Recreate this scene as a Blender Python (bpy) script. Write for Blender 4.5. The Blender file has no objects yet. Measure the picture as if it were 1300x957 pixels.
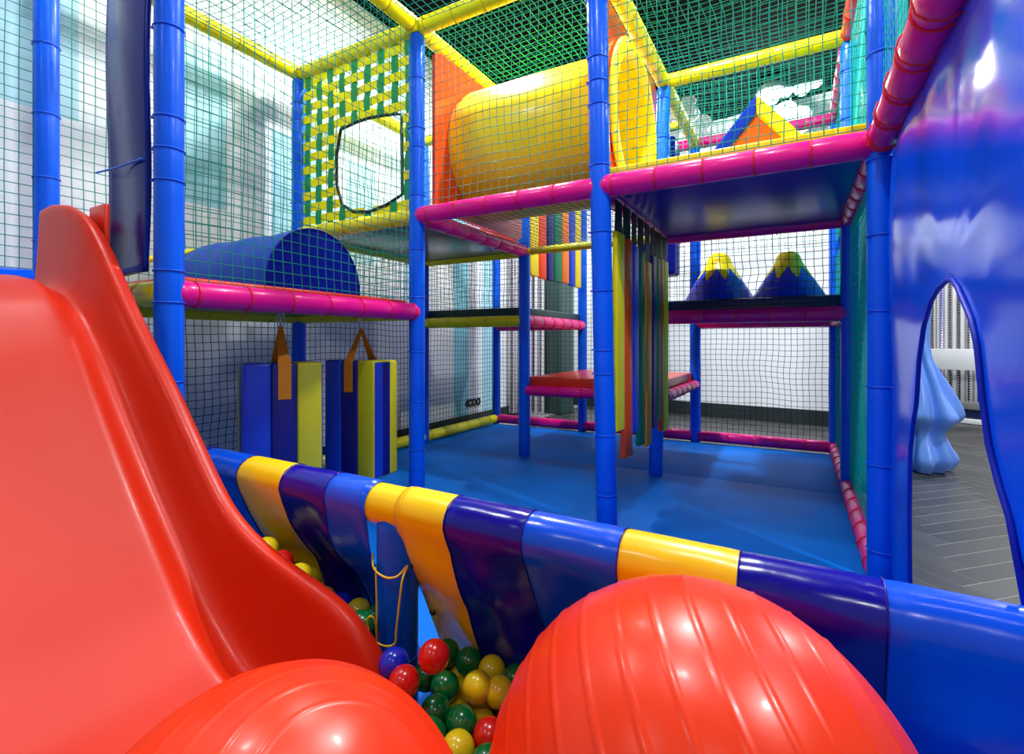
import bpy, math, random
from mathutils import Vector, Matrix
random.seed(7)
PI = math.pi
sc = bpy.context.scene
COL = sc.collection

# ------------------------------------------------------------------ camera, world, lights, exposure
YAW = 29.466
FPX = 641.5
cam = bpy.data.cameras.new('camera'); camo = bpy.data.objects.new('camera', cam); COL.objects.link(camo)
cam.sensor_width = 36.0; cam.lens = FPX / 1300 * 36.0
cam.shift_y = -(478.5 - 434.5) / 1300
cam.clip_start = 0.02; cam.clip_end = 60
camo.location = (0, 0, 0.988); camo.rotation_euler = (PI / 2, 0, math.radians(YAW))
sc.camera = camo

w = bpy.data.worlds.new('world'); sc.world = w; w.use_nodes = True
w.node_tree.nodes['Background'].inputs[0].default_value = (0.86, 0.94, 1.0, 1)
w.node_tree.nodes['Background'].inputs[1].default_value = 0.32

sc.view_settings.view_transform = 'Standard'; sc.view_settings.look = 'None'
sc.view_settings.gamma = 1; sc.view_settings.use_curve_mapping = False
sc.view_settings.exposure = 0.05

LAMPS = [(-0.26, 6.6, 3.90, 75), (-2.2, 3.2, 3.95, 100), (-0.6, 3.0, 3.95, 95), (-2.4, 0.9, 3.95, 22), (-0.4, 0.9, 3.95, 28),
         (-1.6, -1.8, 3.95, 10), (0.8, -1.8, 3.95, 10), (1.9, 1.4, 3.95, 70), (1.9, 4.0, 3.95, 70), (2.5, 6.8, 3.95, 150), (-2.4, 5.9, 3.95, 60)]  # first entry is the visible lamp, all others are added fill
LAMP_OBJ = []
for i, (x, y, z, p) in enumerate(LAMPS):
    if i == 0:
        ld = bpy.data.lights.new('spot_light', 'POINT'); ld.shadow_soft_size = 0.1; ld.energy = p * 1.25
    else:
        ld = bpy.data.lights.new('spot_light', 'AREA'); ld.shape = 'DISK'; ld.size = 0.18; ld.energy = p * 1.25
    ld.color = (0.96, 0.98, 1.0)
    lo = bpy.data.objects.new('spot_light', ld); COL.objects.link(lo); lo.location = (x, y, z - 0.035)
    LAMP_OBJ.append(lo)

# ------------------------------------------------------------------ materials
def lin(c):
    c = c / 255.0
    return c / 12.92 if c <= 0.04045 else ((c + 0.055) / 1.055) ** 2.4
def mat(name, rgb, rough=0.4, coat=0.0, metal=0.0, bump=0.0, bscale=30.0, spec=0.5, var=0.0, vscale=4.0, trans=0.0, em=0.0):
    m = bpy.data.materials.new(name); m.use_nodes = True
    nt = m.node_tree; b = nt.nodes['Principled BSDF']
    col = (lin(rgb[0]), lin(rgb[1]), lin(rgb[2]), 1)
    b.inputs['Base Color'].default_value = col
    b.inputs['Roughness'].default_value = rough
    b.inputs['Metallic'].default_value = metal
    b.inputs['Coat Weight'].default_value = coat
    b.inputs['Coat Roughness'].default_value = 0.12
    b.inputs['Specular IOR Level'].default_value = spec
    if em:
        b.inputs['Emission Color'].default_value = (1, 1, 1, 1); b.inputs['Emission Strength'].default_value = em
    tc = nt.nodes.new('ShaderNodeTexCoord')
    if var:
        n = nt.nodes.new('ShaderNodeTexNoise'); n.inputs['Scale'].default_value = vscale; n.inputs['Detail'].default_value = 5
        nt.links.new(tc.outputs['Object'], n.inputs['Vector'])
        mx = nt.nodes.new('ShaderNodeMix'); mx.data_type = 'RGBA'
        mx.inputs[6].default_value = tuple(c * (1 - var) for c in col[:3]) + (1,)
        mx.inputs[7].default_value = tuple(min(1, c * (1 + var) + 0.02 * var) for c in col[:3]) + (1,)
        nt.links.new(n.outputs['Fac'], mx.inputs[0]); nt.links.new(mx.outputs[2], b.inputs['Base Color'])
    if bump:
        n2 = nt.nodes.new('ShaderNodeTexNoise'); n2.inputs['Scale'].default_value = bscale; n2.inputs['Detail'].default_value = 3
        nt.links.new(tc.outputs['Object'], n2.inputs['Vector'])
        bp = nt.nodes.new('ShaderNodeBump'); bp.inputs['Strength'].default_value = bump; bp.inputs['Distance'].default_value = 0.01
        nt.links.new(n2.outputs['Fac'], bp.inputs['Height']); nt.links.new(bp.outputs['Normal'], b.inputs['Normal'])
        if coat: nt.links.new(bp.outputs['Normal'], b.inputs['Coat Normal'])
    return m

M = {}
M['post'] = mat('blue_vinyl_sleeve', (0, 96, 240), 0.36, 0.06, spec=0.25, bump=0.08, bscale=14)
M['tie_blue'] = mat('blue_cable_tie', (20, 105, 235), 0.4)
M['pink'] = mat('pink_vinyl_sleeve', (244, 10, 140), 0.33, 0.15, spec=0.35, bump=0.08, bscale=18)
M['yellow'] = mat('yellow_vinyl_sleeve', (244, 232, 0), 0.35, 0.1, spec=0.35, bump=0.08, bscale=18)
M['redbeam'] = mat('red_vinyl_sleeve', (235, 45, 40), 0.3, 0.3)
M['tie_red'] = mat('red_cable_tie', (225, 25, 20), 0.4)
M['tie_yellow'] = mat('yellow_cable_tie', (215, 175, 10), 0.4)
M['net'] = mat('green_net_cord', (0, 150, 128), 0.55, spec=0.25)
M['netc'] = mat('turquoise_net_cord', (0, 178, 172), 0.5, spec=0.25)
M['net_shade'] = mat('shaded_net_cord', (6, 56, 48), 0.6, spec=0.2)  # copy of the green cord with shade put into its colour
M['mat'] = mat('blue_mat_vinyl', (0, 124, 242), 0.55, 0.0, spec=0.12, bump=0.08, bscale=60, var=0.2, vscale=2.2)
M['slide'] = mat('red_slide_plastic', (200, 34, 0), 0.4, 0.03, spec=0.28, bump=0.03, bscale=120)
M['redball'] = mat('red_rubber', (228, 50, 6), 0.33, 0.06, bump=0.06, bscale=12, spec=0.35)
M['navy'] = mat('navy_vinyl', (18, 12, 150), 0.2, 0.25, spec=0.4, bump=0.12, bscale=12)
M['cblue'] = mat('cover_blue_vinyl', (0, 80, 226), 0.24, 0.2, spec=0.4, bump=0.1, bscale=12)
M['cyel'] = mat('cover_yellow_vinyl', (255, 206, 0), 0.3, 0.15, spec=0.4, bump=0.1, bscale=12)
M['castle'] = mat('castle_blue_vinyl', (0, 78, 230), 0.17, 0.08, spec=0.35, bump=0.08, bscale=5)
M['castle_pipe'] = mat('castle_piping', (4, 32, 165), 0.45, 0.0, spec=0.2)
M['dkpanel'] = mat('dark_blue_vinyl_panel', (2, 32, 135), 0.22, 0.0, spec=0.2, bump=0.03, bscale=3)
M['bblue'] = mat('block_blue_vinyl', (18, 62, 200), 0.38, 0.1, bump=0.35, bscale=9)
M['bnavy'] = mat('block_navy_vinyl', (14, 16, 120), 0.38, 0.1, bump=0.35, bscale=9)
M['byel'] = mat('block_yellow_vinyl', (215, 205, 20), 0.42, 0.1, bump=0.35, bscale=9)
M['strap'] = mat('orange_webbing', (255, 150, 16), 0.7, bump=0.3, bscale=200)
M['steel'] = mat('steel', (190, 195, 200), 0.25, metal=1.0)
M['redmat'] = mat('red_mat_vinyl', (228, 50, 14), 0.35, 0.2, bump=0.1, bscale=10)
M['greenmat'] = mat('dark_green_mat', (18, 62, 56), 0.5, bump=0.1, bscale=20)
M['navymat'] = mat('navy_mat', (10, 32, 90), 0.4, 0.1, bump=0.1, bscale=20)
M['yelmat'] = mat('yellow_mat', (252, 222, 0), 0.42, 0.0, spec=0.25)
M['under'] = mat('glossy_deck_underside', (4, 34, 140), 0.3, 0.05, spec=0.2)
M['under2'] = mat('grey_deck_underside', (55, 70, 75), 0.3, 0.3)
M['tube'] = mat('yellow_tunnel_plastic', (255, 222, 0), 0.36, 0.1, spec=0.35, bump=0.03, bscale=6)
M['orange'] = mat('orange_plastic', (238, 74, 12), 0.32, 0.3)
M['orange2'] = mat('orange_vinyl', (250, 118, 0), 0.45, 0.0, spec=0.2)
M['rblue'] = mat('roof_blue_vinyl', (18, 50, 200), 0.15, 0.6, bump=0.2, bscale=8)
M['green'] = mat('green_webbing', (0, 150, 72), 0.6, bump=0.2, bscale=90)
M['yweb'] = mat('yellow_webbing', (255, 240, 0), 0.6, spec=0.15, bump=0.2, bscale=90)
M['black'] = mat('black_elastic', (10, 10, 12), 0.6)
M['s_yel'] = mat('yellow_foam_strip', (255, 232, 16), 0.45, 0.0, spec=0.25)
M['s_red'] = mat('vermilion_foam_strip', (250, 76, 16), 0.45, 0.0, spec=0.25)
M['s_blu'] = mat('blue_foam_strip', (8, 60, 215), 0.45, 0.0, spec=0.25)
M['s_grn'] = mat('green_foam_strip', (0, 118, 78), 0.45, 0.0, spec=0.25)
M['s_org'] = mat('orange_foam_strip', (255, 138, 14), 0.45, 0.0, spec=0.25)
M['s_nav'] = mat('navy_foam_strip', (16, 22, 110), 0.45, 0.0, spec=0.25)
M['dblue'] = mat('dome_blue_vinyl', (6, 74, 180), 0.38, 0.0, spec=0.15, bump=0.4, bscale=4)
M['dnavy'] = mat('dome_end_navy_vinyl', (4, 20, 140), 0.38, 0.0, spec=0.15, bump=0.2, bscale=8)
M['mnt'] = mat('mountain_blue_vinyl', (16, 62, 240), 0.3, 0.1, bump=0.15, bscale=10)
M['mny'] = mat('mountain_yellow_vinyl', (255, 236, 0), 0.35, 0.1)
M['white'] = mat('white_paint', (236, 240, 240), 0.5)
M['cloud'] = mat('white_cloud_board', (240, 244, 248), 0.6)
M['grey'] = mat('grey_paint', (128, 132, 132), 0.5)
M['dgreen'] = mat('dark_green_cabinet', (52, 78, 76), 0.4)
M['satin'] = mat('light_blue_satin', (116, 160, 252), 0.34, 0.05, spec=0.5)
M['base'] = mat('dark_baseboard', (30, 40, 42), 0.45)
M['ceil'] = mat('black_ceiling', (5, 7, 10), 0.9, spec=0.05)
M['turq'] = mat('turquoise_sheet', (0, 176, 178), 0.4, 0.2, var=0.2, vscale=5)
tm = M['turq'].node_tree; tb = tm.nodes['Principled BSDF']; tl = tm.nodes.new('ShaderNodeBsdfTranslucent'); tl.inputs[0].default_value = (lin(60), lin(225), lin(225), 1)
tmx = tm.nodes.new('ShaderNodeMixShader'); tmx.inputs[0].default_value = 0.6; tm.links.new(tb.outputs[0], tmx.inputs[1]); tm.links.new(tl.outputs[0], tmx.inputs[2]); tm.links.new(tmx.outputs[0], tm.nodes['Material Output'].inputs[0])
M['lampon'] = mat('lamp_glow', (255, 255, 255), 0.5, em=28.0)
M['cord'] = mat('yellow_rope', (240, 205, 30), 0.7)
M['marks'] = mat('black_lettering', (12, 14, 18), 0.5)
M['b_red'] = mat('red_pit_ball', (214, 24, 14), 0.25, 0.3)
M['b_yel'] = mat('yellow_pit_ball', (240, 212, 20), 0.25, 0.3)
M['b_grn'] = mat('green_pit_ball', (0, 110, 48), 0.25, 0.3)
M['b_blu'] = mat('blue_pit_ball', (14, 40, 205), 0.25, 0.3)

# left wall: white paint with pale cyan painted rectangles and stripes
def wall_mat(name, rects, base=(240, 244, 244), tint=(142, 214, 226), axis='Y'):
    m = bpy.data.materials.new(name); m.use_nodes = True; nt = m.node_tree; b = nt.nodes['Principled BSDF']
    b.inputs['Roughness'].default_value = 0.42
    geo = nt.nodes.new('ShaderNodeNewGeometry'); sep = nt.nodes.new('ShaderNodeSeparateXYZ')
    nt.links.new(geo.outputs['Position'], sep.inputs[0])
    def cmp(sock, op, v):
        n = nt.nodes.new('ShaderNodeMath'); n.operation = op; nt.links.new(sock, n.inputs[0]); n.inputs[1].default_value = v; return n.outputs[0]
    def mul(a, c):
        n = nt.nodes.new('ShaderNodeMath'); n.operation = 'MULTIPLY'; nt.links.new(a, n.inputs[0])
        if isinstance(c, float): n.inputs[1].default_value = c
        else: nt.links.new(c, n.inputs[1])
        return n.outputs[0]
    tot = None
    for (a0, a1, z0, z1, k) in rects:
        r = mul(mul(cmp(sep.outputs[axis], 'GREATER_THAN', a0), cmp(sep.outputs[axis], 'LESS_THAN', a1)),
                mul(cmp(sep.outputs['Z'], 'GREATER_THAN', z0), cmp(sep.outputs['Z'], 'LESS_THAN', z1)))
        r = mul(r, float(k))
        if tot is None: tot = r
        else:
            n = nt.nodes.new('ShaderNodeMath'); n.operation = 'MAXIMUM'; nt.links.new(tot, n.inputs[0]); nt.links.new(r, n.inputs[1]); tot = n.outputs[0]
    mx = nt.nodes.new('ShaderNodeMix'); mx.data_type = 'RGBA'
    mx.inputs[6].default_value = (lin(base[0]), lin(base[1]), lin(base[2]), 1)
    mx.inputs[7].default_value = (lin(tint[0]), lin(tint[1]), lin(tint[2]), 1)
    nt.links.new(tot, mx.inputs[0]); nt.links.new(mx.outputs[2], b.inputs['Base Color'])
    return m
M['wall_left'] = wall_mat('white_wall_with_cyan_rectangles', [
    (-2.0, 4.74, 0.0, 0.98, 0.0), (4.74, 5.03, 0.0, 2.6, 1.0), (5.34, 5.6, 0.0, 2.6, 0.8), (1.75, 2.08, 1.9, 2.95, 0.8), (2.42, 2.9, 1.75, 2.6, 0.8),
    (0.9, 1.25, 2.2, 3.2, 0.7), (2.2, 3.0, 3.0, 3.45, 0.45), (3.15, 3.5, 1.7, 2.6, 0.6), (3.9, 4.15, 1.5, 2.7, 0.5), (1.2, 1.6, 3.1, 3.6, 0.5), (3.4, 3.9, 3.2, 3.8, 0.5)])
M['wall_back'] = mat('white_wall', (232, 238, 240), 0.5)

# herringbone plank material
def plank_mat():
    m = bpy.data.materials.new('dark_wood_plank'); m.use_nodes = True; nt = m.node_tree; b = nt.nodes['Principled BSDF']
    geo = nt.nodes.new('ShaderNodeNewGeometry'); cr = nt.nodes.new('ShaderNodeValToRGB')
    cr.color_ramp.elements[0].color = (lin(42), lin(42), lin(45), 1); cr.color_ramp.elements[1].color = (lin(66), lin(65), lin(66), 1)
    nt.links.new(geo.outputs['Random Per Island'], cr.inputs[0]); nt.links.new(cr.outputs[0], b.inputs['Base Color'])
    b.inputs['Roughness'].default_value = 0.38
    return m
M['plank'] = plank_mat()
M['seam'] = mat('pale_floor_joint', (150, 152, 150), 0.6)

# ------------------------------------------------------------------ mesh helpers
class MB:
    def __init__(s): s.v = []; s.f = []; s.m = []; s.sm = []
    def add(s, vs, fs, mi=0, smooth=True):
        o = len(s.v); s.v += [tuple(v) for v in vs]
        for f in fs: s.f.append(tuple(i + o for i in f)); s.m.append(mi); s.sm.append(smooth)
    def box(s, c, d, mi=0, rot=None, bev=0.0):
        x, y, z = d[0] / 2, d[1] / 2, d[2] / 2
        if bev <= 0:
            vs = [Vector((a * x, b * y, e * z)) for a in (-1, 1) for b in (-1, 1) for e in (-1, 1)]
            fs = [(0, 1, 3, 2), (4, 6, 7, 5), (0, 4, 5, 1), (2, 3, 7, 6), (0, 2, 6, 4), (1, 5, 7, 3)]
            if rot: vs = [rot @ v for v in vs]
            s.add([v + Vector(c) for v in vs], fs, mi, False)
        else:
            import bmesh
            bm = bmesh.new(); bmesh.ops.create_cube(bm, size=1)
            for v in bm.verts: v.co = Vector((v.co.x * d[0], v.co.y * d[1], v.co.z * d[2]))
            bmesh.ops.bevel(bm, geom=bm.edges[:], offset=bev, segments=3, profile=0.5, affect='EDGES')
            bm.verts.index_update()
            vs = [v.co.copy() for v in bm.verts]
            if rot: vs = [rot @ v for v in vs]
            s.add([v + Vector(c) for v in vs], [tuple(v.index for v in f.verts) for f in bm.faces], mi, True); bm.free()
    def tube(s, pts, r, n=8, mi=0, closed=False, caps=True):
        pts = [Vector(p) for p in pts]; N = len(pts); rs = r if isinstance(r, (list, tuple)) else [r] * N
        vs = []; up = None
        for i, p in enumerate(pts):
            if closed: t = pts[(i + 1) % N] - pts[i - 1]
            else: t = pts[min(i + 1, N - 1)] - pts[max(i - 1, 0)]
            t.normalize()
            if up is None:
                a = Vector((0, 0, 1)) if abs(t.z) < 0.9 else Vector((1, 0, 0))
                up = t.cross(a).normalized()
            else:
                up = (up - t * up.dot(t))
                if up.length < 1e-6: up = t.orthogonal()
                up.normalize()
            b = t.cross(up)
            for k in range(n):
                a = 2 * PI * k / n
                vs.append(p + (up * math.cos(a) + b * math.sin(a)) * rs[i])
        fs = []
        for i in range(N if closed else N - 1):
            j = (i + 1) % N
            for k in range(n):
                fs.append((i * n + k, i * n + (k + 1) % n, j * n + (k + 1) % n, j * n + k))
        if caps and not closed:
            fs.append(tuple(range(n))[::-1]); fs.append(tuple((N - 1) * n + k for k in range(n)))
        s.add(vs, fs, mi, True)
    def grid(s, nu, nv, fn, mi=0, smooth=True, mfn=None):
        o = len(s.v)
        for i in range(nu + 1):
            for j in range(nv + 1): s.v.append(tuple(fn(i / nu, j / nv)))
        for i in range(nu):
            for j in range(nv):
                a = o + i * (nv + 1) + j
                s.f.append((a, a + nv + 1, a + nv + 2, a + 1)); s.m.append(mfn((i + .5) / nu, (j + .5) / nv) if mfn else mi); s.sm.append(smooth)
    def sphere(s, c, r, nu=32, nv=16, mi=0, rf=None, rot=None):
        c = Vector(c)
        def fn(a, b):
            th = b * PI; ph = a * 2 * PI
            rr = r * (rf(ph, th) if rf else 1)
            v = Vector((math.sin(th) * math.cos(ph), math.sin(th) * math.sin(ph), math.cos(th))) * rr
            return c + (rot @ v if rot else v)
        s.grid(nu, nv, fn, mi)
    def build(s, name, mats, parent=None, auto=None):
        me = bpy.data.meshes.new(name)
        me.from_pydata(s.v, [], s.f)
        if not isinstance(mats, (list, tuple)): mats = [mats]
        for m in mats: me.materials.append(M[m] if isinstance(m, str) else m)
        me.polygons.foreach_set('material_index', s.m); me.polygons.foreach_set('use_smooth', s.sm)
        me.update()
        import bmesh
        bm = bmesh.new(); bm.from_mesh(me); bmesh.ops.remove_doubles(bm, verts=bm.verts[:], dist=1e-6)
        bmesh.ops.recalc_face_normals(bm, faces=bm.faces[:]) if len(bm.faces) < 60000 else None
        bm.to_mesh(me); bm.free()
        o = bpy.data.objects.new(name, me); COL.objects.link(o)
        if parent: o.parent = parent
        return o
def tag(o, label=None, cat=None, group=None, kind=None):
    if label: o['label'] = label
    if cat: o['category'] = cat
    group = group or (GROUPS.get(cat) if cat else None)
    if group: o['group'] = group
    if kind: o['kind'] = kind
    return o
GROUPS = {'post': 'padded posts of the play frame', 'beam': 'padded beams of the play frame', 'net': 'nets of the play frame', 'hanging strip': 'hanging foam strips',
          'mat': 'padded mats of the play frame', 'platform': 'deck boards of the play frame', 'soft play cone': 'foam mountains on the shelf', 'punch block': 'striped blocks hanging under the low deck',
          'cloud decoration': 'white clouds under the ceiling', 'exercise ball': 'big red exercise balls', 'barrier cover': 'striped covers of the barrier', 'bead curtain': 'bead curtains of the hall'}
def thing(name, label, cat, loc=(0, 0, 0), rz=0.0, group=None):
    o = bpy.data.objects.new(name, None); COL.objects.link(o); o.location = loc; o.rotation_euler = (0, 0, rz)
    o.empty_display_size = 0.05
    return tag(o, label, cat, group)
def solidify(o, t, off=-1):
    m = o.modifiers.new('thick', 'SOLIDIFY'); m.thickness = t; m.offset = off; return o
def interp(tab, x):
    if x <= tab[0][0]: return tab[0][1]
    for (a, b), (c, d) in zip(tab, tab[1:]):
        if x <= c:
            t = (x - a) / (c - a); return b + (d - b) * t
    return tab[-1][1]
def smooth_tab(tab, n=3, step=0.02):
    xs = []; x = tab[0][0]
    while x < tab[-1][0]: xs.append(x); x += step
    xs.append(tab[-1][0]); ys = [interp(tab, x) for x in xs]
    for _ in range(n):
        ys = [ys[0]] + [(ys[i - 1] + 2 * ys[i] + ys[i + 1]) / 4 for i in range(1, len(ys) - 1)] + [ys[-1]]
    return list(zip(xs, ys))

# frame grid
X = [-3.208, -2.087, -0.887, 0.292]; Y = [1.035, 2.477, 3.915, 5.289]
ZR, ZU, ZD, ZS = 2.965, 1.783, 1.177, 0.62

# ------------------------------------------------------------------ setting
mb = MB(); mb.box((1.2, 3.0, -0.062), (9.6, 14.0, 0.05), 0)
W_, L_ = 0.115, 0.575
c45 = math.cos(PI / 4)
def inreg(x, y):
    if y > 9.4 or x > 5.6: return False
    return (x > -0.4 and y > -0.8) or (y > 4.9 and x > -3.4)
fl = []
for a in range(-140, 141):
    for b_ in range(-14, 15):
        ox, oy = a * W_ + b_ * L_, a * W_ - b_ * L_
        for (px, py, sx, sy) in ((ox, oy, L_, W_), (ox, oy + W_, W_, L_)):
            g = 0.0035
            cs = [(px + g, py + g), (px + sx - g, py + g), (px + sx - g, py + sy - g), (px + g, py + sy - g)]
            ws = [(1.5 + (p - q) * c45, 4 + (p + q) * c45) for p, q in cs]
            if all(inreg(*p) for p in ws):
                vs = [(p[0], p[1], -0.0355) for p in ws] + [(p[0], p[1], -0.0368) for p in ws]
                mb.add(vs, [(0, 1, 2, 3), (4, 5, 1, 0), (5, 6, 2, 1), (6, 7, 3, 2), (7, 4, 0, 3)], 1, False)
tag(mb.build('floor', ['seam', 'plank']), kind='structure')
mb = MB(); mb.box((-3.5, 2.9, 2.0), (0.1, 9.9, 4.1)); tag(mb.build('wall_left', 'wall_left'), kind='structure')
wa = math.atan2(-0.26, 1.98)
mb = MB(); mb.box((-1.4, 7.54, 2.0), (4.3, 0.1, 4.1), rot=Matrix.Rotation(wa, 3, 'Z')); tag(mb.build('wall_back', 'wall_back'), kind='structure')
mb = MB(); mb.box((3.2, 9.55, 2.0), (6.0, 0.1, 4.1)); tag(mb.build('wall_far', 'wall_back'), kind='structure')
mb = MB(); mb.box((1.6, 8.35, 2.0), (0.1, 2.5, 4.1), rot=Matrix.Rotation(0.0, 3, 'Z'))
tag(mb.build('wall_return', 'wall_back'), kind='structure') if False else None
mb = MB(); mb.box((1.2, 3.4, 4.07), (9.6, 13.0, 0.06)); tag(mb.build('ceiling', 'ceil'), kind='structure')
mb = MB(); mb.box((-3.437, 2.9, 0.045), (0.026, 9.9, 0.15)); tag(mb.build('baseboard_left', 'base'), kind='structure')
mb = MB(); mb.box((-1.4, 7.475, 0.06), (4.25, 0.03, 0.18), rot=Matrix.Rotation(wa, 3, 'Z')); tag(mb.build('baseboard_back', 'base'), kind='structure')

# lettering on the left wall
cu = bpy.data.curves.new('wall_lettering', 'FONT'); cu.body = '4COO'; cu.size = 0.115; cu.extrude = 0.003; cu.offset = 0.008
tmp = bpy.data.objects.new('wall_lettering', cu); COL.objects.link(tmp)
bpy.context.view_layer.update()
me = bpy.data.meshes.new_from_object(tmp.evaluated_get(bpy.context.evaluated_depsgraph_get()))
COL.objects.unlink(tmp); bpy.data.objects.remove(tmp)
me.materials.clear(); me.materials.append(M['marks'])
lt = bpy.data.objects.new('wall_lettering', me); COL.objects.link(lt)
lt.location = (-3.446, 4.97, 0.215); lt.rotation_euler = (PI / 2, 0, PI / 2)
tag(lt, 'small black characters low on the pale left wall beside the cyan stripe', 'lettering')

# ceiling lamps: one in view, the rest are unseen ones added for light
lamp_labels = {0: 'bright round ceiling lamp glowing beside the white clouds'}
for i, (x, y, z, p) in enumerate(LAMPS):
    if i == 0:
        t = thing('ceiling_lamp', lamp_labels[0], 'lamp', (x, y, z))
    else:
        t = thing('ceiling_lamp', 'round white ceiling lamp added out of view to light the hall', 'lamp', (x, y, z), group='added unseen ceiling lamps')
    h = MB(); h.tube([(0, 0, 0.12), (0, 0, 0.05), (0, 0, 0.0), (0, 0, -0.02)], [0.05, 0.15, 0.17, 0.165], 24); h.build('lamp_housing', 'white', t)
    if i == 0:
        d = MB(); d.sphere((0, 0, -0.06), 0.085, 24, 14); d.build('lamp_globe', 'lampon', t)
        LAMP_OBJ[i].parent = t; LAMP_OBJ[i].location = (0, 0, -0.25); continue
    d = MB(); d.tube([(0, 0, -0.018), (0, 0, -0.03), (0, 0, -0.033)], [0.15, 0.13, 0.05], 24); d.build('lamp_lens', 'lampon', t)
    LAMP_OBJ[i].parent = t; LAMP_OBJ[i].location = (0, 0, -0.035)

# hanging clouds
def cloud(name, pts, y, label):
    mb = MB()
    import bmesh
    # outline of overlapping lobes, traced as the union silhouette of circles seen from the centre
    cx = sum(p[0] for p in pts) / len(pts); cz = sum(p[1] for p in pts) / len(pts)
    out = []
    for k in range(72):
        a = 2 * PI * k / 72; dx, dz = math.cos(a), math.sin(a); best = 0.01
        for (px, pz, r) in pts:
            ex, ez = px - cx, pz - cz; b_ = ex * dx + ez * dz; disc = b_ * b_ - (ex * ex + ez * ez - r * r)
            if disc > 0: best = max(best, b_ + math.sqrt(disc))
        out.append((cx + dx * best, cz + dz * best))
    n = len(out)
    vs = [(p, y - 0.02, q) for p, q in out] + [(p, y + 0.02, q) for p, q in out] + [(cx, y - 0.02, cz), (cx, y + 0.02, cz)]
    fs = [(k, (k + 1) % n, (k + 1) % n + n, k + n) for k in range(n)] + [((k + 1) % n, k, 2 * n) for k in range(n)] + [(k + n, (k + 1) % n + n, 2 * n + 1) for k in range(n)]
    mb.add(vs, fs, 0, False)
    top = max(q for p, q in out)
    o = mb.build(name, 'cloud'); tag(o, label, 'cloud decoration')
    if top < 4.03:
        c_ = MB(); c_.tube([(cx, y, top - 0.02), (cx, y, 4.04)], 0.004, 6); c_.build('hanging_wire', 'steel', o)
cloud('hanging_cloud', [(-1.30, 3.86, .12), (-1.18, 3.98, .09), (-1.36, 4.0, .07), (-1.15, 3.82, .1)], 6.55, 'white cloud board hanging high above the navy punch bag, upper of the two')
cloud('hanging_cloud', [(-1.12, 3.58, .1), (-1.0, 3.65, .1), (-1.22, 3.5, .09), (-1.02, 3.48, .1)], 6.5, 'white cloud board hanging just over the pink back rail, lower of the two')
cloud('hanging_cloud', [(-0.12, 4.0, .07), (0.05, 4.0, .09), (0.2, 4.03, .06), (-0.25, 4.02, .05)], 6.9, 'white cloud board close under the black ceiling behind the yellow roof beam')
cloud('hanging_cloud', [(-0.12, 3.78, .12), (0.02, 3.68, .13), (-0.2, 3.66, .1), (0.02, 3.58, .11)], 6.95, 'white cloud board right behind the glowing ceiling lamp')

# ------------------------------------------------------------------ posts
def tie_mesh(name, r, m, tail=True):
    mb = MB(); N = 20
    mb.tube([(r * math.cos(2 * PI * k / N), r * math.sin(2 * PI * k / N), 0.0) for k in range(N)], 0.0036 if 'red' in m else 0.0026, 5, closed=True)
    if tail: mb.box((-r - 0.003, -0.004, 0.001), (0.009, 0.009, 0.008))
    me_o = mb.build(name, m); me = me_o.data; bpy.data.objects.remove(me_o); return me
TIE_POST = tie_mesh('cable_tie', 0.0525, 'tie_blue')
TIE_PINK = tie_mesh('cable_tie', 0.0545, 'tie_red')
TIE_YEL = tie_mesh('cable_tie', 0.0525, 'tie_yellow')
TIE_THIN = tie_mesh('cable_tie', 0.0335, 'tie_yellow')
def post(b, t, label, r=0.05, seed=0):
    b = Vector(b); t = Vector(t)
    root = thing('padded_post', label, 'post', b)
    L = (t - b).length; d = (t - b).normalized(); q = Vector((0, 0, 1)).rotation_difference(d)
    mb = MB(); n = max(2, int(L / 0.06)); rnd = random.Random(seed)
    seams = []; z = 0.12 + rnd.random() * 0.12
    while z < L - 0.1: seams.append(z); z += rnd.choice((0.30, 0.34, 0.12, 0.31))
    pts = []; rs = []
    zs = sorted(set([0.0, 0.006, L - 0.03, L] + [s_ + e for s_ in seams for e in (-0.012, 0, 0.012)] + [L * k / 12 for k in range(1, 12)]))
    for z in zs:
        rr = r
        if any(abs(z - s_) < 1e-6 for s_ in seams): rr = r * 0.965
        if z == 0.0: rr = r * 0.92
        if z == L: rr = r * 0.75
        pts.append((0, 0, z)); rs.append(rr)
    mb.tube(pts, rs, 24)
    sl = mb.build('foam_sleeve', 'post', root); sl.rotation_mode = 'QUATERNION'; sl.rotation_quaternion = q
    for s_ in seams:
        o = bpy.data.objects.new('cable_tie', TIE_POST); COL.objects.link(o); o.parent = root
        o.location = q @ Vector((0, 0, s_ + 0.004)); o.rotation_mode = 'QUATERNION'
        o.rotation_quaternion = q @ Matrix.Rotation(math.radians(20) + rnd.random() * 0.4, 3, 'Z').to_quaternion()
        k = r / 0.05; o.scale = (k, k, 1)
    return root
HT = 3.02
post((X[0], Y[0], 0), (X[0], Y[0], HT), 'blue padded post rising behind the top of the red slide', seed=1)
post((X[1], Y[0], 0), (X[1], Y[0], HT), 'thick blue padded post beside the dark vinyl panel, left end of near pink deck beam', seed=2)
post((-0.939, Y[0], 0), (-0.939, Y[0], 0.535), 'short blue padded post holding up the striped barrier rail', r=0.055, seed=3)
post((X[0], Y[1], 0), (X[0], Y[1], 2.93), 'blue padded post left of the green and yellow woven panel', seed=4)
post((X[1], Y[1], 0), (X[1], Y[1], 2.93), 'blue padded post between the woven panel and the yellow tunnel', seed=5)
post((-0.843, Y[1], 0), (-0.905, Y[1], HT), 'leaning blue padded post in front of the coloured hanging strips', r=0.052, seed=6)
post((X[3], Y[1], 0), (X[3], Y[1], HT), 'blue padded post at the left edge of the blue vinyl wall', seed=7)
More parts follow.
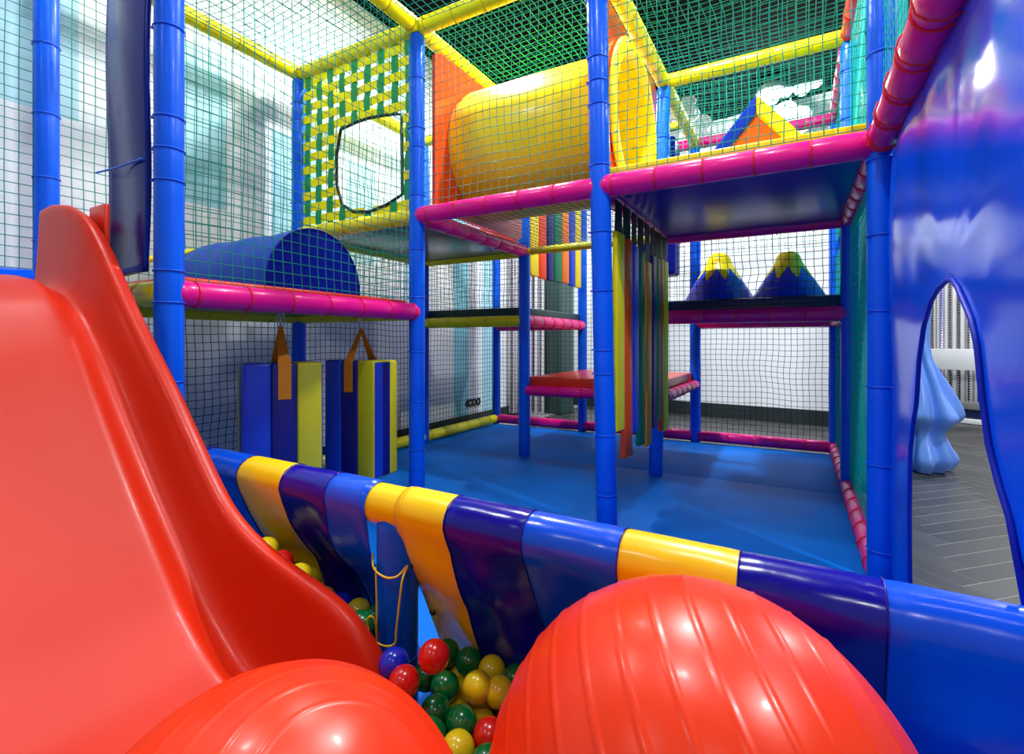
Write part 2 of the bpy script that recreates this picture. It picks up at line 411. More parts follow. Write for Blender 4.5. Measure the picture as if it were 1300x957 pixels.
post((X[0], Y[2], 0), (X[0], Y[2], 2.93), 'blue padded post at the left wall, middle bay, behind the tunnel post', seed=8)
post((X[1], Y[2], 0), (X[1], Y[2], 2.93), 'blue padded post at the left end of the red seat', seed=9)
post((-0.92, 3.80, 0), (-0.885, 3.915, 2.93), 'blue padded post at the far end of the row of hanging strips', seed=10)
post((X[3], Y[2], 0), (X[3], Y[2], 2.93), 'dark blue padded post at the right end of the mountain shelf', seed=11)
post((X[0], Y[3], 0), (X[0], Y[3], 2.93), 'blue padded post in the far left corner where yellow and pink floor beams meet', seed=12)
post((X[1], Y[3], 0), (X[1], Y[3], 2.93), 'blue padded back post right of the short coloured strips', seed=13)
post((X[2], Y[3], 0), (X[2], Y[3], 2.93), 'blue padded back post behind the left blue mountain', seed=14)
post((X[3], Y[3], 0), (X[3], Y[3], 2.93), 'blue padded back post at the far right corner of the frame', seed=15)

# ------------------------------------------------------------------ beams
def beam(a, b, color, label, r=None, ties=True, over=0.0):
    a = Vector(a); b = Vector(b)
    r = r or {'pink': 0.052, 'yellow': 0.05, 'redbeam': 0.05}[color]
    root = thing('padded_beam', label, 'beam', a)
    L = (b - a).length; d = (b - a).normalized(); q = Vector((0, 0, 1)).rotation_difference(d)
    mb = MB(); pts = []; rs = []
    e = r * 0.8
    prof = [(-over, 0.30), (-over + e * 0.12, 0.62), (-over + e * 0.4, 0.86), (-over + e, 1.0)]
    for z, k in prof: pts.append((0, 0, z)); rs.append(r * k)
    n = max(3, int(L / 0.05))
    rnd = random.Random(int(L * 1000 + a.x * 77 + a.z * 13 + a.y * 7))
    st = 0.215; first = 0.07 + rnd.random() * 0.05
    tz = [first + k * st for k in range(int((L - first - 0.05) / st) + 1)]
    zs = sorted([z for t_ in tz for z in (t_ - 0.01, t_, t_ + 0.01)])
    for z in zs:
        if e - over < z < L + over - e: pts.append((0, 0, z)); rs.append(r * (0.95 if any(abs(z - t_) < 1e-6 for t_ in tz) else 1.0))
    for z, k in reversed(prof): pts.append((0, 0, L - z)); rs.append(r * k)
    mb.tube(pts, rs, 20)
    sl = mb.build('foam_sleeve', color, root); sl.rotation_mode = 'QUATERNION'; sl.rotation_quaternion = q
    if ties:
        tm = TIE_PINK if color in ('pink', 'redbeam') else (TIE_YEL if r > 0.04 else TIE_THIN)
        rr = {id(TIE_PINK): .0545, id(TIE_YEL): .0525, id(TIE_THIN): .0335}[id(tm)]
        for t_ in tz:
            o = bpy.data.objects.new('cable_tie', tm); COL.objects.link(o); o.parent = root
            o.location = q @ Vector((0, 0, t_)); o.rotation_mode = 'QUATERNION'
            o.rotation_quaternion = q @ Matrix.Rotation(rnd.random() * 6, 3, 'Z').to_quaternion() @ Matrix.Rotation(rnd.uniform(-.06, .06), 3, 'X').to_quaternion()
            k = (r * 0.99 + 0.001) / rr; o.scale = (k, k, 1)
    return root
def P(i, j, z): return (X[i], Y[j], z)
R_, U_, D_ = ZR, ZU, ZD
# roof
beam(P(0, 0, R_), P(0, 1, R_), 'yellow', 'yellow padded roof beam sloping across the upper left above the left wall net')
beam(P(0, 1, R_), P(0, 2, R_), 'yellow', 'yellow padded roof beam seen through the hole of the woven panel')
beam(P(0, 1, R_), P(1, 1, R_), 'yellow', 'yellow padded roof beam along the top of the woven panel')
beam(P(1, 0, R_), P(1, 1, R_), 'yellow', 'yellow padded roof beam running toward the viewer from the tunnel post top')
beam(P(1, 1, R_), P(2, 1, R_), 'yellow', 'yellow padded roof beam over the front of the yellow tunnel')
beam(P(1, 1, R_), P(1, 2, R_), 'yellow', 'yellow padded roof beam over the left orange tunnel panel')
beam(P(2, 1, R_), P(2, 2, R_), 'yellow', 'yellow padded roof beam over the right mouth of the tunnel')
beam(P(2, 2, R_), P(3, 2, R_), 'yellow', 'long yellow padded roof beam above the orange playhouse gable')
beam(P(2, 2, R_), P(2, 3, R_), 'yellow', 'short yellow padded roof beam slanting down past the white clouds')
beam(P(0, 2, R_), P(1, 2, R_), 'yellow', 'yellow padded roof beam behind the left end of the tunnel')
beam(P(3, 1, R_), P(3, 2, R_), 'redbeam', 'red padded roof beam at the top right in front of the blue post')
beam(P(3, 2, R_), P(3, 3, R_), 'pink', 'pink padded roof beam seen end-on beside the upper right back post')
beam(P(2, 3, R_), P(3, 3, R_), 'pink', 'pink padded roof beam at the back behind the playhouse gable')
beam(P(1, 3, R_), P(2, 3, R_), 'pink', 'pink padded roof beam at the back behind the yellow tunnel')
# upper deck
beam(P(0, 1, U_), P(1, 1, U_), 'yellow', 'yellow padded beam under the woven panel')
beam(P(1, 1, U_), P(2, 1, U_), 'pink', 'pink padded beam below the front of the yellow tunnel', over=0.0)
beam(P(2, 1, U_), P(3, 1, U_), 'pink', 'long pink padded beam at the front edge of the upper right deck', r=0.056)
beam(P(3, 0, U_), P(3, 1, U_), 'pink', 'steep pink padded beam along the top of the blue vinyl wall', r=0.054)
beam(P(1, 1, U_), P(1, 2, U_), 'pink', 'pink padded beam receding from the tunnel post to the red seat post')
beam(P(2, 1, U_), P(2, 2, U_), 'pink', 'pink padded beam the black topped coloured strips hang from')
beam(P(3, 1, U_), P(3, 2, U_), 'pink', 'pink padded beam under the right side of the upper right deck')
beam(P(2, 2, U_), P(3, 2, U_), 'pink', 'pink padded beam at the back of the upper right deck above the mountains')
beam(P(0, 1, U_), P(0, 2, U_), 'yellow', 'yellow padded beam along the left wall behind the woven panel')
beam(P(0, 2, U_), P(1, 2, U_), 'yellow', 'olive looking yellow padded beam above the dark green mat')
beam(P(1, 2, U_), P(2, 2, U_), 'yellow', 'thin yellow beam crossing in front of the short coloured strips', r=0.032)
beam(P(2, 3, U_), P(3, 3, U_), 'yellow', 'thin yellow beam behind the deck over the mountains', r=0.032) if False else None
beam((X[0] + 0.02, 1.25, 1.38), (X[0] + 0.02, Y[1] - 0.04, ZU), 'yellow', 'sloping thin yellow rail behind the blue half cylinder', r=0.018, ties=False)
# low deck
beam(P(1, 0, D_), P(1, 1, D_), 'pink', 'bright pink padded beam above the two hanging striped blocks')
beam(P(0, 0, D_), P(1, 0, D_), 'yellow', 'yellow padded beam just behind the right edge of the slide')
beam(P(0, 0, D_), P(0, 1, D_), 'yellow', 'olive looking yellow padded beam on the left wall under the low deck')
beam(P(0, 1, D_), P(1, 1, D_), 'yellow', 'yellow padded beam at the far edge of the low deck')
beam(P(0, 2, D_), P(1, 2, D_), 'yellow', 'yellow padded beam in front of the dark green mat')
beam(P(1, 2, D_), P(1, 3, D_), 'pink', 'short pink padded beam at the right side of the dark green mat')
beam(P(2, 2, D_), P(3, 2, D_), 'pink', 'pink padded beam in front of the two blue mountains')
beam(P(2, 3, D_), P(3, 3, D_), 'pink', 'pink padded beam at the back of the mountain shelf')
beam(P(3, 2, D_), P(3, 3, D_), 'pink', 'pink padded beam at the right side of the mountain shelf')
beam(P(0, 3, D_), P(1, 3, D_), 'pink', 'pink padded beam at the back of the dark green mat')
# step
beam(P(1, 2, ZS - .05), P(2, 2, ZS - .05), 'pink', 'pink padded beam along the front of the red seat', r=0.045)
beam((X[2], Y[2], ZS - .05), P(2, 3, ZS - .05), 'pink', 'short pink padded beam at the right side of the red seat', r=0.045)
# floor
beam(P(0, 3, 0.06), P(1, 3, 0.06), 'pink', 'pink padded floor beam at the back, left bay')
beam(P(1, 3, 0.06), P(2, 3, 0.06), 'pink', 'pink padded floor beam at the back, middle bay under the red seat')
beam(P(2, 3, 0.06), P(3, 3, 0.06), 'pink', 'pink padded floor beam at the back, right bay below the mountains')
beam(P(3, 2, 0.06), P(3, 3, 0.06), 'pink', 'short pink padded floor beam in the far right corner')
beam(P(3, 1, 0.06), P(3, 2, 0.06), 'pink', 'pink padded floor beam at the right edge of the blue floor')
beam(P(0, 1, 0.06), P(0, 2, 0.06), 'yellow', 'yellow padded floor beam at the left wall behind the striped blocks')
beam(P(0, 2, 0.06), P(0, 3, 0.06), 'yellow', 'yellow padded floor beam at the left wall ending in the far left corner')

# ------------------------------------------------------------------ floor mats, decks
def slab(name, x0, x1, y0, y1, z0, z1, m, label, cat, bev=0.012):
    mb = MB(); mb.box(((x0 + x1) / 2, (y0 + y1) / 2, (z0 + z1) / 2), (x1 - x0, y1 - y0, z1 - z0), bev=bev)
    return tag(mb.build(name, m), label, cat)
slab('floor_mat', X[0] - .02, X[3] + .03, 0.98, Y[1] - .003, -0.03, 0.0, 'mat', 'blue floor mat nearest the striped barrier', 'mat', 0.006)
slab('floor_mat', X[0] - .02, X[3] + .03, Y[1] + .003, Y[2] - .003, -0.03, 0.0, 'mat', 'blue floor mat in the middle under the hanging strips', 'mat', 0.006)
slab('floor_mat', X[0] - .02, X[3] + .03, Y[2] + .003, Y[3] - .03, -0.03, 0.0, 'mat', 'blue floor mat at the back under the seat and mountain shelf', 'mat', 0.006)
slab('floor_mat', -3.4, 0.9, -0.75, 0.97, -0.03, 0.0, 'mat', 'blue floor mat under the balls of the ball pit', 'mat', 0.006)
g = 0.045
def deck(i, j, z, top_m, under_m, label, matlabel, th=0.05, name='deck_mat', e=0.0):
    slab('deck_board', X[i] + g, X[i + 1] - g, Y[j] + g, Y[j + 1] - g, z - 0.012, z + 0.012, under_m, label, 'platform', 0.004)
    slab(name, X[i] + g - e, X[i + 1] - g + e, Y[j] + g - e, Y[j + 1] - g + e, z + 0.0125, z + 0.0125 + th, top_m, matlabel, 'mat', 0.014)
deck(0, 0, ZD + .01, 'redmat', 'under2', 'dark deck board under the red mat of the low left deck', 'red mat on the low left deck under the blue half cylinder', 0.052)
deck(0, 1, ZU, 'greenmat', 'under2', 'grey deck board of the upper deck behind the woven panel', 'dark green mat on the upper deck behind the woven panel', 0.04)
deck(2, 1, ZU, 'yelmat', 'under', 'dark glossy blue deck board over the right bay', 'yellow mat on the upper right deck under the playhouse gable', 0.085, e=0.035)
deck(0, 2, ZD + .01, 'greenmat', 'under2', 'grey deck board under the dark green mat at the back', 'dark green mat on the low deck at the back left', 0.1, e=0.03)
deck(2, 2, ZD + .005, 'navymat', 'under', 'dark deck board below the two mountains', 'navy mat the two mountains stand on', 0.105, e=0.035)
deck(1, 2, ZS - .03, 'redmat', 'under2', 'deck board under the red seat', 'red padded seat on the middle step', 0.085, 'seat_mat', e=0.02)

# ------------------------------------------------------------------ nets
def net(o, u, v, label, cell=0.05, wav=0.012, r=0.0024, m='net', seed=0, name='safety_net', sag=0.0):
    o = Vector(o); u = Vector(u); v = Vector(v); nrm = u.cross(v).normalized()
    Lu, Lv = u.length, v.length; nu = max(2, round(Lu / cell)); nv = max(2, round(Lv / cell))
    rnd = random.Random(seed + 100); p1, p2, p3, p4 = [rnd.uniform(0, 6.28) for _ in range(4)]
    def pt(a, b):
        e = math.sin(PI * a) * math.sin(PI * b)
        du = wav * 0.9 * math.sin(b * 6.5 + p1 + a * 3) * e + wav * 0.4 * math.sin(b * 17 + p2 + 5 * a) * e
        dv = wav * 0.9 * math.sin(a * 6.1 + p3 + b * 2.4) * e + wav * 0.4 * math.sin(a * 15 + p4) * e
        dn = wav * 1.3 * math.sin(a * 5 + b * 4 + p2) * e
        return o + u * a + v * b + u.normalized() * du + v.normalized() * dv + nrm * dn + Vector((0, 0, -sag * e))
    mb = MB(); su = max(6, nu // 2 * 2); sv = max(6, nv // 2 * 2)
    for i in range(nu + 1):
        mb.tube([pt(i / nu, k / sv) for k in range(sv + 1)], r, 3, caps=False)
    for j in range(nv + 1):
        mb.tube([pt(k / su, j / nv) for k in range(su + 1)], r, 3, caps=False)
    ob = mb.build(name, m); tag(ob, label, 'net'); return ob
def vnet(i0, j0, i1, j1, z0, z1, label, seed, off=(0, 0), **k):
    a = Vector((X[i0] + off[0], Y[j0] + off[1], z0)); b = Vector((X[i1] + off[0], Y[j1] + off[1], z0))
    return net(a, b - a, (0, 0, z1 - z0), label, seed=seed, **k)
def hnet(i, j, z, label, seed, **k):
    return net((X[i], Y[j], z), (X[i + 1] - X[i], 0, 0), (0, Y[j + 1] - Y[j], 0), label, seed=seed, name='ceiling_net' if z > 2.5 else 'floor_net', **k)
G1, G2 = 1.22, 2.93
vnet(1, 0, 1, 1, 1.21, G2, 'green net in front of the blue half cylinder, from pink beam to roof', 1, wav=0.022)
vnet(0, 0, 0, 1, G1, G2, 'green net along the left wall behind the half cylinder', 2)
net((X[0], -0.42, 1.34), (0, Y[0] + 0.42, 0), (0, 0, 1.7), 'green net on the far left beyond the slide platform', seed=3, wav=0.012)
vnet(0, 1, 0, 2, 1.82, G2, 'green net on the left wall seen through the woven panel hole', 4)
vnet(0, 1, 0, 2, 0.1, 1.75, 'shade-darkened net on the left wall behind the tunnel post', 5, m='net_shade')
vnet(0, 2, 0, 3, 0.1, 2.9, 'net on the left wall in front of the cyan stripes', 6, m='net_shade')
vnet(0, 0, 0, 1, 0.1, 1.14, 'shade-darkened net low on the left wall behind the striped blocks', 7, m='net_shade')
vnet(0, 1, 1, 1, 1.23, 1.75, 'net between low deck and woven panel beam', 8)
vnet(0, 2, 1, 2, 1.26, 1.75, 'shade-darkened net above the dark green mat', 9, m='net_shade')
vnet(1, 1, 2, 1, 1.82, G2, 'green net stretched in front of the yellow tunnel', 10)
vnet(2, 1, 3, 1, 1.85, G2 + .05, 'green net in front of the playhouse gable', 11)
vnet(2, 2, 3, 2, 1.25, 1.75, 'shade-darkened net in front of the two blue mountains', 12, m='net_shade')
vnet(2, 2, 3, 2, 1.85, 2.92, 'green net right behind the playhouse gable', 13)
vnet(0, 3, 1, 3, 0.1, 2.9, 'net at the back left in front of the bead curtain', 14, m='net_shade')
vnet(1, 3, 2, 3, 0.1, 2.9, 'net at the back behind the red seat', 15, m='net_shade')
vnet(2, 3, 3, 3, 0.1, 1.12, 'shade-darkened net at the back right below the mountain shelf', 16, m='net_shade')
vnet(2, 3, 3, 3, 1.85, 2.92, 'green net at the upper back in front of the white clouds', 17)
vnet(3, 1, 3, 2, 0.1, 1.73, 'green net on the right side above the pink floor beam', 18, m='netc', r=0.0019)
vnet(3, 2, 3, 3, 0.1, 1.73, 'green net on the right side of the mountain shelf bay', 19, m='netc', r=0.0019)
vnet(3, 1, 3, 2, 1.85, 2.92, 'green net on the right side of the upper right deck', 20, m='netc', r=0.0019)
vnet(3, 2, 3, 3, 1.85, 2.92, 'green net on the right side at the upper back corner', 21, m='netc', r=0.0019)
vnet(3, 0, 3, 1, 1.85, 2.92, 'green net above the steep pink beam of the blue wall', 22, m='netc', r=0.0019)
hnet(0, 0, R_, 'green roof net over the low left deck', 30, sag=.04)
hnet(1, 0, R_, 'green roof net at the top centre before the tunnel', 31, sag=.03)
hnet(1, 1, R_, 'green roof net over the yellow tunnel', 32, sag=.0)
hnet(2, 1, R_, 'green roof net over the upper right deck', 33, sag=.03)
hnet(2, 2, R_, 'green roof net over the mountain bay', 34, sag=.03)
hnet(0, 1, R_, 'green roof net behind the woven panel', 35, sag=.03)
net((X[1], Y[1], ZU), (X[2] - X[1], 0, 0), (0, Y[2] - Y[1], 0), 'green floor net stretched under the yellow tunnel', seed=36, sag=.02, name='floor_net')

# ------------------------------------------------------------------ woven webbing panel
wv = thing('woven_panel', 'green and yellow woven webbing panel with a black rimmed crawl hole', 'woven panel', (X[0], Y[1], ZU))
HOLE = [(-2.766, 2.466), (-2.62, 2.485), (-2.489, 2.489), (-2.35, 2.475), (-2.213, 2.452), (-2.206, 2.173), (-2.206, 1.935), (-2.348, 1.885), (-2.489, 1.862), (-2.636, 1.879), (-2.75, 1.942), (-2.805, 2.088), (-2.805, 2.301)]
def inhole(x, z, pad=0.0):
    c = False; n = len(HOLE)
    for i in range(n):
        (x1, z1), (x2, z2) = HOLE[i], HOLE[i - 1]
        if (z1 > z) != (z2 > z) and x < (x2 - x1) * (z - z1) / (z2 - z1) + x1: c = not c
    return c
ncol, nrow = 9, 12
cxs = [X[0] + 0.10 + k * (1.121 - 0.17) / (ncol - 1) for k in range(ncol)]
rzs = [1.87 + k * (1.01) / (nrow - 1) for k in range(nrow)]
def ribbon(seq, width, horizontal, m, name):
    # seq: list of (along, off, skip)
    mb = MB(); run = []
    def flush():
        if len(run) > 1:
            n = len(run)
            vs = []
            for (x, y, z) in run:
                dx, dz = (0, width / 2) if horizontal else (width / 2, 0)
                for sgn, yy in ((1, -.0012), (-1, -.0012), (-1, .0012), (1, .0012)):
                    vs.append((x + sgn * dx - X[0], y + yy - Y[1], z + sgn * dz - ZU))
            fs = []
            for i in range(n - 1):
                for k in range(4): fs.append((i * 4 + k, i * 4 + (k + 1) % 4, (i + 1) * 4 + (k + 1) % 4, (i + 1) * 4 + k))
            fs.append((0, 3, 2, 1)); fs.append(tuple((n - 1) * 4 + k for k in range(4)))
            mb.add(vs, fs, 0, False); mb.build(name, m, wv); mb.v.clear(); mb.f.clear(); mb.m.clear(); mb.sm.clear()
        run.clear()
    for p in seq:
        if inhole(p[0], p[2]): flush()
        else: run.append(p)
    flush()

dzr = rzs[1] - rzs[0]; dxc = cxs[1] - cxs[0]
for ci, cx in enumerate(cxs):
    seq = []; N = 90
    for k in range(N + 1):
        z = 1.80 + (2.95 - 1.80) * k / N
        ph = (z - rzs[0]) / dzr
        seq.append((cx + 0.006 * math.sin(z * 5 + ci), Y[1] + 0.004 * math.cos(PI * (ph + ci)), z))
    ribbon(seq, 0.056, False, 'green', 'green_webbing_strip')
for ri, rz in enumerate(rzs):
    seq = []; N = 90
    for k in range(N + 1):
        x = X[0] + 0.03 + (1.121 - 0.06) * k / N
        ph = (x - cxs[0]) / dxc
        seq.append((x, Y[1] - 0.004 * math.cos(PI * (ph + ri)), rz + 0.006 * math.sin(x * 6 + ri * 1.7)))
    ribbon(seq, 0.058, True, 'yweb', 'yellow_webbing_strip')
mb = MB(); mb.tube([(x - X[0], -0.003, z - ZU) for x, z in HOLE], 0.011, 8, closed=True); mb.build('hole_rim', 'black', wv)

# ------------------------------------------------------------------ yellow tunnel
tn = thing('tunnel_tube', 'big yellow plastic crawl tunnel between two orange end panels', 'tunnel', (-1.5, 3.17, ZU))
TC = Vector((0, 0, 0.56)); TR = 0.455
mb = MB(); N = 56
def ring_tube(rad_list):
    # (x, radius) closed profile revolved about the X axis
    n = len(rad_list)
    vs = []
    for k in range(N):
        a = 2 * PI * k / N
        for (x, r) in rad_list: vs.append((x, TC.y + r * math.cos(a), TC.z + r * math.sin(a)))
    fs = []
    for k in range(N):
        for i in range(n):
            j = (i + 1) % n
            fs.append((k * n + i, k * n + j, ((k + 1) % N) * n + j, ((k + 1) % N) * n + i))
    mb.add(vs, fs, 0, True)
ring_tube([(-0.56, 0.40), (-0.56, 0.43), (-0.53, 0.44), (-0.48, TR), (0.0, TR + .004), (0.45, TR), (0.53, 0.44), (0.60, 0.44), (0.60, 0.51), (0.606, 0.518), (0.618, 0.515), (0.632, 0.45), (0.625, 0.425), (0.58, 0.405), (0.5, 0.42), (0, .435), (-0.45, .42)])
mb.build('tunnel_shell', 'tube', tn)
def end_panel(x, name):
    mb = MB(); y0, y1, z0, z1 = -0.58, 0.60, 0.06, 1.10; R = 0.438
    outer = []; inner = []; n = 64
    for k in range(n):
        a = 2 * PI * k / n + PI / 4; dx, dz = math.cos(a), math.sin(a)
        inner.append((TC.y + R * dx, TC.z + R * dz))
        cy, cz = (y0 + y1) / 2, (z0 + z1) / 2
        t_ = min((y1 - cy) / abs(dx) if abs(dx) > 1e-6 else 9, (z1 - cz) / abs(dz) if abs(dz) > 1e-6 else 9)
        outer.append((cy + dx * t_, cz + dz * t_))
    vs = []
    for xx in (x - 0.012, x + 0.012):
        vs += [(xx, p, q) for p, q in outer] + [(xx, p, q) for p, q in inner]
    fs = []
    for k in range(n):
        j = (k + 1) % n
        fs += [(k, j, n + j, n + k), (2 * n + k, 3 * n + k, 3 * n + j, 2 * n + j), (k, 2 * n + k, 2 * n + j, j), (n + k, n + j, 3 * n + j, 3 * n + k)]
    mb.add(vs, fs, 0, False); p = mb.build('end_panel', 'orange', tn)
    p['label'] = name; return p
end_panel(-0.545, 'orange square panel at the left end'); end_panel(0.58, 'orange square panel at the right mouth')
for k in range(8):
    a = 2 * PI * (k + .5) / 8; mb = MB()
    mb.tube([(0.618, 0.485 * math.cos(a), TC.z + 0.485 * math.sin(a)), (0.630, 0.485 * math.cos(a), TC.z + 0.485 * math.sin(a))], [0.014, 0.009], 10)
    mb.build('bolt', 'steel', tn)

# playhouse gable on upper right deck
gb = thing('playhouse_gable', 'orange triangular gable with blue and yellow roof slopes on the upper right deck', 'playhouse roof', (-0.21, 3.3, ZU + 0.0985))
hw, hh, dp = 0.37, 0.50, 0.5
mb = MB(); mb.add([(-hw, 0, 0), (hw, 0, 0), (0, 0, hh - .06), (-hw, dp, 0), (hw, dp, 0), (0, dp, hh - .06)], [(0, 1, 2), (5, 4, 3), (0, 3, 4, 1), (1, 4, 5, 2), (0, 2, 5, 3)], 0, False)
mb.build('gable_front', 'orange2', gb)
for sgn, m, nm in ((-1, 'rblue', 'blue roof slope'), (1, 'byel', 'yellow roof slope')):
    mb = MB(); t_ = 0.075
    a = Vector((sgn * (hw + .0), 0, 0)); b_ = Vector((0, 0, hh - .06)); d = (b_ - a).normalized(); nn = Vector((sgn * abs(d.z), 0, abs(d.x))).normalized()
    top = Vector((0, 0, hh - .06 + t_ / max(.2, nn.z)))
    prof = [a, b_, top, a + nn * t_]
    vs = [(p.x, -0.03, p.z) for p in prof] + [(p.x, dp + .03, p.z) for p in prof]
    mb.add(vs, [(0, 1, 2, 3), (7, 6, 5, 4), (0, 4, 5, 1), (1, 5, 6, 2), (2, 6, 7, 3), (3, 7, 4, 0)], 0, False)
    o = mb.build('roof_slope', 'yelmat' if sgn > 0 else 'rblue', gb); o['label'] = nm
    bv = o.modifiers.new('b', 'BEVEL'); bv.width = 0.012; bv.segments = 3

# navy bag hanging in the far bay
bg = thing('punch_bag', 'tall navy padded bag hanging in the far bay left of the playhouse gable', 'punch bag', (-1.10, 4.75, 1.60))
mb = MB(); mb.box((0, 0, 0.62), (0.30, 0.24, 1.24), bev=0.03); mb.build('bag_body', 'dnavy', bg)
mb = MB(); mb.tube([(0, 0, 1.24), (0, 0, 1.385)], 0.006, 6); mb.build('hanging_chain', 'steel', bg)
beam((X[1], 4.75, ZR), (X[2], 4.75, ZR), 'yellow', 'yellow padded roof beam the navy bag hangs from', r=0.032)

slab('padded_board', -2.53, -2.17, Y[2] - 0.03, Y[2] + 0.03, 1.84, 2.45, 'orange', 'orange padded panel standing behind the tunnel, seen through its floor net', 'padded panel')

# ------------------------------------------------------------------ blue half cylinder on low deck
hc = thing('half_cylinder', 'blue padded half cylinder lying on the red mat behind the net', 'soft play block', (-2.24, 1.84, ZD + .075))
mb = MB(); R0 = 0.30; LEN = 0.86
def hcf(a, b):
    ang = b * PI; x = -LEN * a
    k = 1 + 0.012 * math.sin(a * 16) * math.sin(ang)
    return (x, R0 * k * math.cos(ang), 0.335 * k * math.sin(ang) ** 0.9)
mb.grid(30, 30, hcf)
mb.add([(0, R0, 0), (0, -R0, 0), (-LEN, -R0, 0), (-LEN, R0, 0)], [(0, 1, 2, 3)], 0, False); mb.build('body_cover', 'dblue', hc)
for x, sg in ((0, 1), (-LEN, -1)):
    mb = MB()
    def endf(a, b):
        ang = b * PI; rr = a
        return (x + sg * 0.02 * (1 - a * a), R0 * rr * math.cos(ang), 0.335 * rr * math.sin(ang) ** 0.9)
    mb.grid(8, 30, endf); o = mb.build('end_cap', 'dnavy', hc); o['label'] = 'dark blue end face'
mb = MB(); mb.tube([(0.002, R0 * 1.0 * math.cos(b * PI / 30), 0.335 * math.sin(b * PI / 30) ** .9 + .001) for b in range(31)], 0.006, 6); mb.build('piping', 'dnavy', hc)

# ------------------------------------------------------------------ hanging striped blocks
def block(center, rz, hang, label):
    a, b_, h = 0.38, 0.22, 0.70
    t = thing('hanging_block', label, 'punch block', (center[0], center[1], 0.18), rz)
    for k, m in enumerate(('bblue', 'bnavy', 'byel')):
        # front face stripes run blue, navy, yellow from left to right (local -Y is the front)
        mb = MB(); mb.box((-a / 2 + a * (k + .5) / 3, 0, h / 2), (a / 3, b_, h), bev=0.012)
        # side stripes on the +X end
        p = mb.build('vinyl_stripe', m, t)
    # narrow side faces in three stripes
    for k, m in enumerate(('bblue', 'bnavy', 'byel')):
        for sx in (-1, 1):
            mb = MB(); mb.box((sx * (a / 2 + 0.001), -b_ / 2 + 0.008 + (b_ - .016) * (k + .5) / 3, h / 2), (0.008, (b_ - .016) / 3, h - 0.02), bev=0.003)
            mb.build('side_stripe', m, t)
    H = hang - 0.18
    for sy in (-1, 1):
        mb = MB(); n = 12; w0, w1 = 0.062, 0.022
        pts = [(-b_ / 2 * 1.0 - 0.004, h - 0.19), (-b_ / 2 - 0.004, h - 0.01), (-b_ / 2 + 0.012, h + 0.012), (-0.012, H - 0.10), (-0.004, H - 0.075)]
        ws = [0.032, 0.032, 0.031, 0.014, 0.011]
        vs = []
        for (yy, zz), ww in zip(pts, ws):
            yy *= -sy
            vs += [(-ww, yy, zz), (ww, yy, zz), (ww, yy - 0.003 * sy, zz + .001), (-ww, yy - .003 * sy, zz + .001)]
        fs = []
        for i in range(len(pts) - 1):
            for q in range(4): fs.append((i * 4 + q, i * 4 + (q + 1) % 4, i * 4 + 4 + (q + 1) % 4, i * 4 + 4 + q))
        mb.add(vs, fs, 0, False); s_ = mb.build('strap', 'strap', t)
        st = MB(); st.tube([(-0.028, sy * (b_ / 2 + .006), h - .17), (0.028, sy * (b_ / 2 + .006), h - .17)], 0.0012, 4); st.build('stitching', 's_yel', s_)
    for sx in (-1, 1):
        mb = MB(); pts = []
        for k in range(20):
            q = 2 * PI * k / 20
            pts.append((0.010 * sx + 0.009 * math.cos(q), 0, H - 0.042 + 0.040 * math.sin(q)))
        mb.tube(pts, 0.003, 6, closed=True); mb.build('carabiner', 'steel', t)
    return t
block((-2.435, 1.765), math.radians(-26 + 90), 1.15, 'striped foam block hanging on an orange strap, the left one facing front')
block((-2.352, 2.265), math.radians(4.8), 1.15, 'striped foam block hanging beside the blue post, the right one turned sideways')

# ------------------------------------------------------------------ hanging foam strips
def strip(c, w, z0, z1, ztop, m, label, name='foam_strip', th=0.028, tw=0.0):
    t = thing(name, label, 'hanging strip', (c[0], c[1], z0), tw)
    mb = MB(); mb.box((0, 0, (z1 - z0) / 2), (th, w, z1 - z0), bev=0.008); mb.build('foam_bar', m, t)
    mb = MB(); n = 6; vs = []
    H = ztop - z0; h1 = z1 - z0 - 0.02
    for k in range(n + 1):
        s_ = k / n; ww = (w * 0.48) * (1 - s_) + 0.042 * s_; z = h1 + (H - h1) * s_
        vs += [(-.003, -ww, z), (.003, -ww, z), (.003, ww, z), (-.003, ww, z)]
    fs = [(k * 4 + q, k * 4 + (q + 1) % 4, k * 4 + 4 + (q + 1) % 4, k * 4 + 4 + q) for k in range(n) for q in range(4)]
    mb.add(vs, fs, 0, False); mb.build('elastic_hanger', 'black', t)
XS = -0.835
for (y, wd, z0, z1, m, lb) in [
    (2.64, .125, .515, 1.575, 's_yel', 'yellow foam strip right behind the leaning blue post, nearest of the long strips'),
    (2.785, .12, .345, 1.565, 's_red', 'vermilion foam strip reaching lowest, second of the long strips from the leaning post'),
    (2.935, .12, .46, 1.555, 's_blu', 'blue foam strip between a vermilion and a dark green one in the long row'),
    (3.075, .10, .36, 1.545, 's_grn', 'dark green foam strip left of the bright orange one in the long row'),
    (3.235, .13, .33, 1.50, 's_org', 'bright orange foam strip in the middle of the long row'),
    (3.375, .10, .42, 1.56, 's_nav', 'navy foam strip right of the bright orange one in the long row'),
    (3.495, .09, .45, 1.56, 's_grn', 'dark green foam strip left of the narrow vermilion one in the long row'),
    (3.605, .085, .37, 1.575, 's_red', 'narrow vermilion foam strip next to the far yellow one'),
    (3.715, .10, .355, 1.57, 's_yel', 'yellow foam strip beside the far post, last of the long row')]:
    strip((XS, y), wd, z0, z1, ZU - 0.04, m, lb, tw=random.uniform(-.1, .1))
